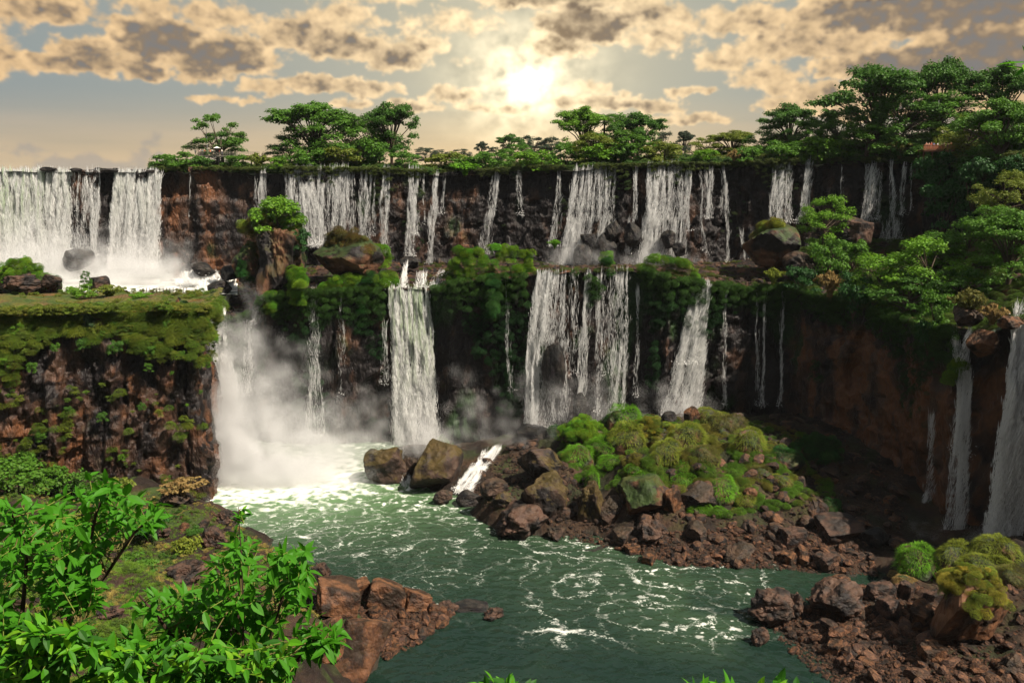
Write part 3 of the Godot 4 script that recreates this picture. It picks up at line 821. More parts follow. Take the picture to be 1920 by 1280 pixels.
# ---------- rocks
var sphere_cache := {}
func ball(level: int) -> Array:                              # [directions, triangles] of a subdivided icosahedron
	if sphere_cache.has(level):
		return sphere_cache[level]
	var v: Array = []
	var f: Array = []
	if level == 0:
		var t := (1.0 + sqrt(5.0)) / 2.0
		for p in [[-1, t, 0], [1, t, 0], [-1, -t, 0], [1, -t, 0], [0, -1, t], [0, 1, t], [0, -1, -t], [0, 1, -t], [t, 0, -1], [t, 0, 1], [-t, 0, -1], [-t, 0, 1]]:
			v.append(Vector3(p[0], p[1], p[2]).normalized())
		f = [[0, 11, 5], [0, 5, 1], [0, 1, 7], [0, 7, 10], [0, 10, 11], [1, 5, 9], [5, 11, 4], [11, 10, 2], [10, 7, 6], [7, 1, 8], [3, 9, 4], [3, 4, 2], [3, 2, 6], [3, 6, 8], [3, 8, 9], [4, 9, 5], [2, 4, 11], [6, 2, 10], [8, 6, 7], [9, 8, 1]]
	else:
		var below := ball(level - 1)
		v = below[0].duplicate()
		var mid := {}
		for q in below[1]:
			var m := []
			for k in 3:
				var a: int = q[k]
				var b: int = q[(k + 1) % 3]
				var key := Vector2i(mini(a, b), maxi(a, b))
				if not mid.has(key):
					mid[key] = v.size()
					v.append(((v[a] + v[b]) * 0.5).normalized())
				m.append(mid[key])
			f.append([q[0], m[0], m[2]])
			f.append([q[1], m[1], m[0]])
			f.append([q[2], m[2], m[1]])
			f.append([m[0], m[1], m[2]])
	sphere_cache[level] = [v, f]
	return sphere_cache[level]

# A broken rock of half size 1: a ball cut by planes, roughened, its colour mottled. low and high are the two tones of the stone; lichen is spread over its upper side.
func rock_mesh(seed_: int, level: int, planes: int, low: Color, high: Color, lichen: Color, share: float, rough := 0.07, blocky := false) -> ArrayMesh:
	var r := RandomNumberGenerator.new()
	r.seed = seed_
	var cut := []
	for k in planes:
		var n := Vector3(r.randfn(), r.randfn(), r.randfn()).normalized()
		if blocky:
			var ax: int = k % 3
			n = Vector3(1 if ax == 0 else 0, 1 if ax == 1 else 0, 1 if ax == 2 else 0) * (1.0 if (k / 3) % 2 == 0 else -1.0)
			n = (n + Vector3(r.randfn(), r.randfn(), r.randfn()) * 0.16).normalized()
		cut.append([n, r.randf_range(0.52, 0.85)])
	var b := ball(level)
	var pts := PackedVector3Array()
	var off := Vector3(r.randf(), r.randf(), r.randf()) * 900.0
	for d: Vector3 in b[0]:
		var far_out := 1.0
		for q in cut:
			var c := d.dot(q[0])
			if c > 0.05:
				far_out = minf(far_out, q[1] / c)
		var e := d * 22.0 + off
		far_out += noise_a.get_noise_3d(e.x, e.y, e.z) * rough * 1.8 + noise_b.get_noise_3d(e.x * 3.0, e.y * 3.0, e.z * 3.0) * rough
		pts.append(d * far_out)
	var s := Shape.new()
	for f in b[1]:
		var p0: Vector3 = pts[f[0]]
		var p1: Vector3 = pts[f[1]]
		var p2: Vector3 = pts[f[2]]
		var nn := (p1 - p0).cross(p2 - p0).normalized()
		var e := (p0 + p1 + p2) * 12.0 + off
		var k := smooth(-0.3, 0.35, noise_b.get_noise_3d(e.x, e.y, e.z) + r.randf_range(-0.08, 0.08))
		var col := low.lerp(high, k)
		var mossy := smooth(0.15, 0.75, nn.y + noise_a.get_noise_3d(e.x * 1.4, e.y * 1.4, e.z * 1.4) * 1.1) * share
		col = col.lerp(lichen, clampf(mossy, 0.0, 1.0))
		s.tri(p0, p2, p1, col)
	return s.mesh()

const RUST_LOW := Color(0.07, 0.036, 0.024)
const RUST_HIGH := Color(0.205, 0.092, 0.044)
const DARK_LOW := Color(0.022, 0.018, 0.016)
const DARK_HIGH := Color(0.085, 0.052, 0.038)
const BROWN_LOW := Color(0.035, 0.02, 0.014)
const BROWN_HIGH := Color(0.165, 0.078, 0.04)
const OCHRE := Color(0.14, 0.085, 0.018)
const GREEN_MOSS := Color(0.04, 0.075, 0.012)

var rock_count := 100
# a boulder seen at a pixel box (x, y centre, width, height), so far away
func boulder(called: String, where: Vector3, size: Vector3, look: String, label: String, group := "", yaw := 0.0, tilt := 0.0) -> Node3D:
	rock_count += 1
	var o := thing(called, where, label, "rock" if called.find("rock") >= 0 else "boulder", group)
	o.rotation = Vector3(tilt * 0.5, yaw, tilt)
	var m: ArrayMesh
	match look:
		"dark": m = rock_mesh(rock_count, 4, 15, DARK_LOW, DARK_HIGH, OCHRE, 0.15)
		"black": m = rock_mesh(rock_count, 3, 8, Color(0.012, 0.011, 0.012), Color(0.045, 0.036, 0.032), GREEN_MOSS, 0.05)
		"craggy": m = rock_mesh(rock_count, 4, 8, DARK_LOW, Color(0.12, 0.066, 0.045), OCHRE, 0.05, 0.17)
		"tower": m = rock_mesh(rock_count, 5, 14, DARK_LOW, BROWN_HIGH, Color(0.07, 0.07, 0.018), 0.45, 0.14, true)
		"ochre": m = rock_mesh(rock_count, 4, 16, DARK_LOW, DARK_HIGH, Color(0.10, 0.072, 0.014), 0.7)
		"mossy": m = rock_mesh(rock_count, 4, 9, DARK_LOW, BROWN_HIGH, GREEN_MOSS, 0.8)
		"slab": m = rock_mesh(rock_count, 4, 12, BROWN_LOW, RUST_HIGH, OCHRE, 0.1, 0.05, true)
		"block": m = rock_mesh(rock_count, 4, 12, DARK_LOW, Color(0.11, 0.06, 0.042), OCHRE, 0.06, 0.05, true)
		_: m = rock_mesh(rock_count, 4, 16, BROWN_LOW, RUST_HIGH, OCHRE, 0.12)
	var p := part("rock_body", m, M.stone, o)
	p.scale = size
	return o

# the same by its box in the photograph: the boulder rests on the lower ground, its foot at the box's foot
func shore_boulder(called: String, x: float, y: float, w: float, h: float, look: String, label: String, group := "", yaw := 0.0, tilt := 0.0, deep := 0.8) -> Node3D:
	var g := low_at(x, y + h * 0.42)
	var d := -g.z
	var px := d / LENS
	var size := Vector3(w * px * 0.58, h * px * 0.62, w * px * 0.58 * deep)
	return boulder(called, Vector3(g.x, g.y + size.y * 0.55, g.z - size.z * 0.5), size, look, label, group, yaw, tilt)

var stone_meshes := []
func make_stones() -> void:
	for k in 6:
		stone_meshes.append(rock_mesh(500 + k, 1, 9, BROWN_LOW.lerp(RUST_LOW, k / 5.0), RUST_HIGH.lerp(Color(0.20, 0.10, 0.06), k / 5.0), OCHRE, 0.05, 0.05, k % 2 == 0))
	for k in 4:
		stone_meshes.append(rock_mesh(520 + k, 1, 8, DARK_LOW, DARK_HIGH.lerp(BROWN_HIGH, k / 4.0), OCHRE, 0.08, 0.06, k % 2 == 0))

func in_polygon(x: float, y: float, poly: PackedVector2Array) -> bool:
	return Geometry2D.is_point_in_polygon(Vector2(x, y), poly)

func polygon(flat: Array) -> PackedVector2Array:
	var p := PackedVector2Array()
	for i in range(0, flat.size(), 2):
		p.append(Vector2(flat[i], flat[i + 1]))
	return p

# loose stones over a patch of the lower ground: the largest as stones of their own, the small ones together
func rubble(flat: Array, big: int, small: int, lo: float, hi: float, dark: float) -> void:
	var poly := polygon(flat)
	var box := Rect2(poly[0], Vector2.ZERO)
	for p in poly:
		box = box.expand(p)
	var o := Node3D.new()
	o.name = numbered("stony_shore")
	add_child(o, true)
	o.set_meta("kind", "structure")
	var places := []
	while places.size() < big + small:
		var x := rnd(box.position.x, box.end.x)
		var y := rnd(box.position.y, box.end.y)
		if not in_polygon(x, y, poly): continue
		var g := low_at(x, y)
		var k := places.size()
		var r := rnd(0.14, 0.42)
		if k < big:
			r = lo + (hi - lo) * pow(rng.randf(), 2.6)
		var b := Basis.from_euler(Vector3(rnd(-0.5, 0.5), rnd(0, TAU), rnd(-0.5, 0.5))).scaled_local(Vector3(r * rnd(0.8, 1.5), r * rnd(0.5, 0.9), r * rnd(0.7, 1.1)))
		places.append([Transform3D(b, g + Vector3(0, r * 0.25, 0)), (6 + rng.randi() % 4) if rng.randf() < dark else rng.randi() % 6])
	for k in big:
		var s := part("stone", stone_meshes[places[k][1]], M.stone, o)
		s.transform = places[k][0]
	for m in 10:
		var rest := []
		for k in range(big, places.size()):
			if places[k][1] == m: rest.append(places[k][0])
		if rest.size():
			many("gravel", stone_meshes[m], M.stone, rest, [Color(1, 1, 1)], o)

# ---------- plants
func leaf_quad(s: Shape, p: Vector3, dir: Vector3, nrm: Vector3, l: float, w: float, col: Color) -> void:
	var side := dir.cross(nrm).normalized() * w
	var m := p + dir * l * 0.5
	var tip := p + dir * l - nrm * l * 0.15
	s.tri(p, m + side, tip, col)
	s.tri(p, tip, m - side, col)

func any_dir(r: RandomNumberGenerator) -> Vector3:
	return Vector3(r.randfn(), r.randfn(), r.randfn()).normalized()

# leaves through an ellipsoid, more of them near its skin
func clump(s: Shape, r: RandomNumberGenerator, c: Vector3, rad: Vector3, n: int, size: float, tone: Color, droop := 0.0) -> void:
	var shade := r.randf_range(0.8, 1.2)
	for k in n:
		var d := any_dir(r)
		if d.y < -0.35: d.y *= -0.5
		var q := pow(r.randf(), 0.4)
		var p := c + d * rad * q
		var nrm := (d * 0.9 + Vector3(0, 0.45, 0) + any_dir(r) * 0.8).normalized()
		var dir := nrm.cross(any_dir(r)).normalized()
		dir = (dir + Vector3(0, -droop, 0)).normalized()
		var l := size * r.randf_range(0.6, 1.35)
		var t := shade * r.randf_range(0.75, 1.25)
		leaf_quad(s, p, dir, nrm, l, l * 0.34, Color(tone.r * t * r.randf_range(0.85, 1.2), tone.g * t, tone.b * t))

# species: [trunk mesh, crown mesh] of a plant one unit tall
var species := {}
func make_species(kind: String, seed_: int) -> Array:
	var r := RandomNumberGenerator.new()
	r.seed = seed_
	var wood := Shape.new()
	var leaf := Shape.new()
	var bark := Color(0.075, 0.055, 0.04)
	var w := Color(1, 1, 1)
	match kind:
		"umbrella":                                          # forked limbs that carry flat tiers of leaves
			wood.bar(Vector3(0, -0.05, 0), Vector3(0.01, 0.32, 0), 0.030, 0.021, 7, bark)
			for k in 19:
				var a := k * 2.4 + r.randf_range(-0.4, 0.4)
				var reach := r.randf_range(0.06, 0.42)
				var h := 0.42 + 0.48 * sqrt(maxf(0.0, 1.0 - pow(reach / 0.46, 2.0))) * r.randf_range(0.75, 1.05)
				var knee := Vector3(cos(a) * reach * 0.45, 0.32 + (h - 0.32) * 0.5, sin(a) * reach * 0.45)
				var end := Vector3(cos(a) * reach, h, sin(a) * reach)
				wood.bar(Vector3(0.01, r.randf_range(0.2, 0.32), 0), knee, 0.013, 0.009, 5, bark)
				wood.bar(knee, end, 0.009, 0.004, 5, bark)
				for j in 4:
					var e := end + Vector3(r.randf_range(-0.12, 0.12), r.randf_range(-0.07, 0.06), r.randf_range(-0.12, 0.12))
					wood.bar(knee.lerp(end, 0.6), e, 0.005, 0.002, 4, bark)
					clump(leaf, r, e, Vector3(r.randf_range(0.07, 0.12), r.randf_range(0.045, 0.08), r.randf_range(0.07, 0.12)), 150, 0.028, w)
			for k in 34:
				var a := k * 2.4 + 1.0
				var out := r.randf_range(0.05, 0.40)
				clump(leaf, r, Vector3(cos(a) * out, r.randf_range(0.08, 0.80 - out * 0.6), sin(a) * out), Vector3(0.10, 0.08, 0.10), 120, 0.028, w)
		"broad":                                             # dense crown of rounded clumps with gaps
			wood.bar(Vector3(0, -0.05, 0), Vector3(0.02, 0.35, 0), 0.034, 0.022, 7, bark)
			for k in 44:
				var a := k * 2.4
				var y := r.randf_range(0.04, 0.92)
				var belly := sin(clampf((y + 0.08) / 1.05, 0.0, 1.0) * PI)
				var reach := (0.10 + 0.32 * belly) * r.randf_range(0.55, 1.05)
				var e := Vector3(cos(a) * reach, y, sin(a) * reach)
				wood.bar(Vector3(0.01, minf(y * 0.6, 0.4), 0), e, 0.008, 0.003, 4, bark)
				clump(leaf, r, e, Vector3(r.randf_range(0.08, 0.13), r.randf_range(0.08, 0.13), r.randf_range(0.08, 0.13)), 220, 0.028, w)
		"shrub":                                             # leaves to the ground
			for k in 5:
				var a := r.randf_range(0, TAU)
				wood.bar(Vector3(0, -0.1, 0), Vector3(cos(a) * 0.3, 0.6, sin(a) * 0.3), 0.02, 0.006, 4, bark)
			for k in 22:
				var a := k * 2.4
				var y := pow(r.randf(), 0.8) * 0.85
				var reach := 0.62 * sqrt(maxf(0.05, 1.0 - y * y)) * r.randf_range(0.3, 1.05)
				clump(leaf, r, Vector3(cos(a) * reach, y, sin(a) * reach), Vector3(r.randf_range(0.16, 0.26), r.randf_range(0.11, 0.18), r.randf_range(0.16, 0.26)), 110, 0.075, w)
		"feather":                                           # arching stems with fine hanging leaves
			for k in 46:
				var a := r.randf_range(0, TAU)
				var lean := r.randf_range(0.1, 0.75)
				var old := Vector3(r.randf_range(-0.1, 0.1), -0.05, r.randf_range(-0.1, 0.1))
				for j in range(1, 7):
					var t := j / 6.0
					var p := Vector3(cos(a) * lean * t * t, (1.0 - lean * 0.45 * t) * t * r.randf_range(0.9, 1.02), sin(a) * lean * t * t)
					wood.bar(old, p, 0.006, 0.004, 3, Color(0.07, 0.075, 0.03))
					clump(leaf, r, p, Vector3(0.07, 0.06, 0.07), 12, 0.10, w, 0.7)
					old = p
		"palm":
			var top := Vector3(0.03, 0.82, 0)
			wood.bar(Vector3(0, -0.05, 0), top, 0.022, 0.015, 7, bark)
			for k in 15:
				var a := k * 2.4
				var up := r.randf_range(-0.2, 0.9)
				var old := top
				for j in range(1, 8):
					var t := j / 7.0
					var p := top + Vector3(cos(a) * 0.28 * t, up * 0.26 * t - 0.24 * t * t, sin(a) * 0.28 * t)
					wood.bar(old, p, 0.004, 0.002, 3, Color(0.05, 0.07, 0.02))
					for side: float in [-1.0, 1.0]:
						var dir := (Vector3(-sin(a), -0.5, cos(a)) * side * Vector3(1, side, 1) + Vector3(cos(a), -0.1, sin(a)) * 0.6).normalized()
						for q in 2:
							leaf_quad(leaf, old.lerp(p, q * 0.5), dir, Vector3.UP, 0.10 * sin(PI * (0.15 + 0.8 * t)), 0.010, Color(0.9, 0.95, 0.8))
					old = p
		"sparse":                                            # gnarled tree, half dead: bare twigs above, leaves in loose tufts
			wood.bar(Vector3(0, -0.05, 0), Vector3(0.02, 0.3, 0), 0.036, 0.026, 7, bark)
			for k in 15:
				var a := k * 2.4
				var reach := r.randf_range(0.15, 0.5)
				var knee := Vector3(cos(a) * reach * 0.5, r.randf_range(0.35, 0.55), sin(a) * reach * 0.5)
				var end := Vector3(cos(a) * reach, r.randf_range(0.45, 0.95) - reach * 0.25, sin(a) * reach)
				wood.bar(Vector3(0.02, 0.28, 0), knee, 0.016, 0.010, 5, bark)
				wood.bar(knee, end, 0.010, 0.004, 5, bark)
				for j in 4:
					var e := end + Vector3(r.randf_range(-0.12, 0.12), r.randf_range(0.0, 0.14), r.randf_range(-0.12, 0.12))
					wood.bar(end, e, 0.005, 0.0015, 4, bark)
					if k % 4 != 0:
						clump(leaf, r, e, Vector3(0.09, 0.06, 0.09), 120, 0.032, w)
	return [wood.mesh(), leaf.mesh()]

func make_all_species() -> void:
	for k in [["umbrella", 3], ["broad", 4], ["shrub", 4], ["feather", 2], ["palm", 1], ["sparse", 2]]:
		species[k[0]] = []
		for i in k[1]:
			species[k[0]].append(make_species(k[0], 40 + i * 7 + k[0].length()))

func plant(called: String, category: String, kind: String, variant: int, where: Vector3, tall: float, wide: float, tint: String, label: String, group := "") -> Node3D:
	var o := thing(called, where, label, category, group)
	o.rotation.y = fposmod(where.x * 7.3 + where.z * 3.1, TAU)
	o.scale = Vector3(wide, tall, wide)
	var q: Array = species[kind][variant % species[kind].size()]
	part("trunk" if kind in ["umbrella", "broad", "palm", "sparse"] else "stems", q[0], M.bark, o)
	var c := part("crown" if kind in ["umbrella", "broad", "palm", "sparse"] else "foliage", q[1], M[tint], o)
	c.set_meta("kind", "stuff")
	return o

# a plant by its box in the photograph: foot in the middle at (x, y), w wide and h tall, so far away
func grow(called: String, category: String, kind: String, variant: int, x: float, y: float, w: float, h: float, depth: float, tint: String, label: String, group := "") -> void:
	var px := depth / LENS
	var spread := {"umbrella": 0.90, "broad": 0.72, "shrub": 1.15, "feather": 1.3, "palm": 0.55, "sparse": 1.1}
	plant(called, category, kind, variant, at(x, y, depth), h * px * (1.25 if kind == "shrub" or kind == "feather" else 1.02), w * px / float(spread[kind]), tint, label, group)

# grass: one tuft, and a dome of blades that covers a boulder
var tuft_meshes := []
var dome_meshes := []
var hair_meshes := []
func blade(s: Shape, p: Vector3, dir: Vector3, bend: Vector3, l: float, w: float, col: Color) -> void:
	var side := dir.cross(bend + Vector3(0.01, 0.02, 0.03)).normalized() * w
	var m := p + dir * l * 0.55 + bend * l * 0.12
	var tip := p + dir * l * 0.85 + bend * l * 0.5
	s.tri(p - side, p + side, m + side * 0.8, col)
	s.tri(p - side, m + side * 0.8, m - side * 0.8, col)
	s.tri(m - side * 0.8, m + side * 0.8, tip, col * 1.15)

func make_grass() -> void:
	for k in 3:
		var r := RandomNumberGenerator.new()
		r.seed = 70 + k
		var s := Shape.new()
		for i in 26:
			var a := r.randf_range(0, TAU)
			var out := Vector3(cos(a), 0, sin(a))
			var t := r.randf_range(0.7, 1.25)
			blade(s, out * r.randf_range(0.0, 0.35), (Vector3.UP + out * r.randf_range(0.1, 0.8)).normalized(), (out - Vector3.UP * 0.8), r.randf_range(0.6, 1.2), 0.035, Color(t, t, t))
		tuft_meshes.append(s.mesh())
	for k in 4:
		var r := RandomNumberGenerator.new()
		r.seed = 170 + k
		var s := Shape.new()
		var lump := []
		for i in 16:
			var d := any_dir(r)
			d.y = absf(d.y)
			lump.append([d.normalized(), r.randf_range(0.7, 1.3)])
		for i in 900:
			var d := any_dir(r)
			if d.y < -0.25: d.y = -d.y
			var near := -1.0
			var tone := 1.0
			for q in lump:
				var c: float = d.dot(q[0])
				if c > near:
					near = c
					tone = q[1]
			var radius := 0.80 + 0.16 * smooth(0.82, 1.0, near) + noise_a.get_noise_3d(d.x * 40.0, d.y * 40.0 + k * 90.0, d.z * 40.0) * 0.25
			var flow := Vector3(d.x, 0, d.z) * 0.7 + Vector3(0, -1.0, 0) + any_dir(r) * 0.35
			var t := tone * r.randf_range(0.7, 1.25)
			blade(s, d * radius * 0.94, (d + any_dir(r) * 0.35).normalized(), flow, r.randf_range(0.22, 0.46), 0.016, Color(t, t * r.randf_range(0.95, 1.05), t))
		dome_meshes.append(s.mesh())

func make_hair() -> void:                                   # shaggy domes of fine grass combed downwards
	for k in 3:
		var r := RandomNumberGenerator.new()
		r.seed = 270 + k
		var s := Shape.new()
		var lump := []
		for i in 12:
			var d := any_dir(r)
			d.y = absf(d.y) * 0.8
			lump.append([d.normalized(), r.randf_range(0.65, 1.3)])
		for i in 3200:
			var d := any_dir(r)
			if d.y < -0.3: d.y = -d.y
			var near := -1.0
			var tone := 1.0
			for q in lump:
				var c: float = d.dot(q[0])
				if c > near:
					near = c
					tone = q[1]
			var radius := 0.72 + 0.24 * smooth(0.74, 1.0, near) + noise_a.get_noise_3d(d.x * 30.0, d.y * 30.0 + k * 90.0, d.z * 30.0) * 0.35
			var flow := Vector3(d.x, 0, d.z) * 0.6 + Vector3(0, -1.0, 0) + any_dir(r) * 0.3
			var t := tone * r.randf_range(0.6, 1.3)
			blade(s, d * radius * 0.94, (d + any_dir(r) * 0.4).normalized(), flow, r.randf_range(0.10, 0.26), 0.008, Color(t * r.randf_range(0.85, 1.25), t, t))
		hair_meshes.append(s.mesh())

var mound_count := 0
func mound_at(where: Vector3, size: Vector3, tint: String, label: String, group: String, rocky := true, hanging := false) -> Node3D:
	mound_count += 1
	var o := thing("grass_mound", where, label, "grass mound", group)
	o.rotation.y = mound_count * 1.7
	if rocky:
		var p := part("rock_core", rock_mesh(900 + mound_count, 3, 8, DARK_LOW, BROWN_HIGH, GREEN_MOSS, 0.7), M.stone, o)
		p.scale = size * Vector3(0.97, 0.92, 0.97)
		p.position = Vector3(0, -size.y * 0.12, 0)
	if maxf(size.x, size.y) < 5.5 and not hanging:
		var g := part("grass_cover", hair_meshes[mound_count % 3], M[tint], o)
		g.scale = size
		g.set_meta("kind", "stuff")
		return o
	# a large mound is many tussocks grown together
	var places := []
	var tones := []
	var r := RandomNumberGenerator.new()
	r.seed = 3000 + mound_count
	var need := int((3.0 if not hanging else 1.5) * (size.x * size.z + size.x * size.y * 1.4) / 0.75)
	while places.size() < need:
		var d := any_dir(r)
		if hanging:
			if d.z < -0.35 or d.y < -0.75: continue
		elif d.y < -0.15 or (d.y < 0.3 and r.randf() < 0.5): continue
		var k := 0.40 + 0.95 * pow(r.randf(), 1.6)
		if hanging: k = 0.55 + 1.25 * pow(r.randf(), 1.6)
		var e := d * size * 7.0 + where
		var swell := noise_a.get_noise_3d(e.x * 1.4, e.y * 1.4, e.z * 1.4)
		if swell < -0.30: continue
		places.append(Transform3D(Basis.from_euler(Vector3(r.randf_range(-0.2, 0.5), r.randf_range(0, TAU), 0)).scaled(Vector3(k, k * 0.9, k)), d * size * (0.84 + swell * 0.45)))
		var t := r.randf_range(0.55, 1.35) * (0.9 + swell * 0.5)
		tones.append(Color(t * r.randf_range(0.8, 1.5), t * r.randf_range(0.9, 1.05), t))
	var half := places.size() * 3 / 5
	many("grass_cover", hair_meshes[mound_count % 3], M[tint], places.slice(0, half) if not hanging else places, tones, o)
	if hanging: return o
	var bits := []
	for k in range(half, places.size()):
		var q: Transform3D = places[k]
		bits.append(Transform3D(q.basis.scaled_local(Vector3(0.95, 0.8, 0.95)), q.origin))
	many("leafy_cover", species["shrub"][mound_count % 4][1], M[tint], bits, tones, o)
	return o

func mound(x: float, y: float, w: float, h: float, tint: String, label: String, group: String) -> void:
	var g := low_at(x, y + h * 0.35)
	var px := -g.z / LENS
	mound_at(Vector3(g.x, g.y + h * px * 0.15, g.z - w * px * 0.25), Vector3(w * px * 0.62, h * px * 0.74, w * px * 0.56), tint, label, group)

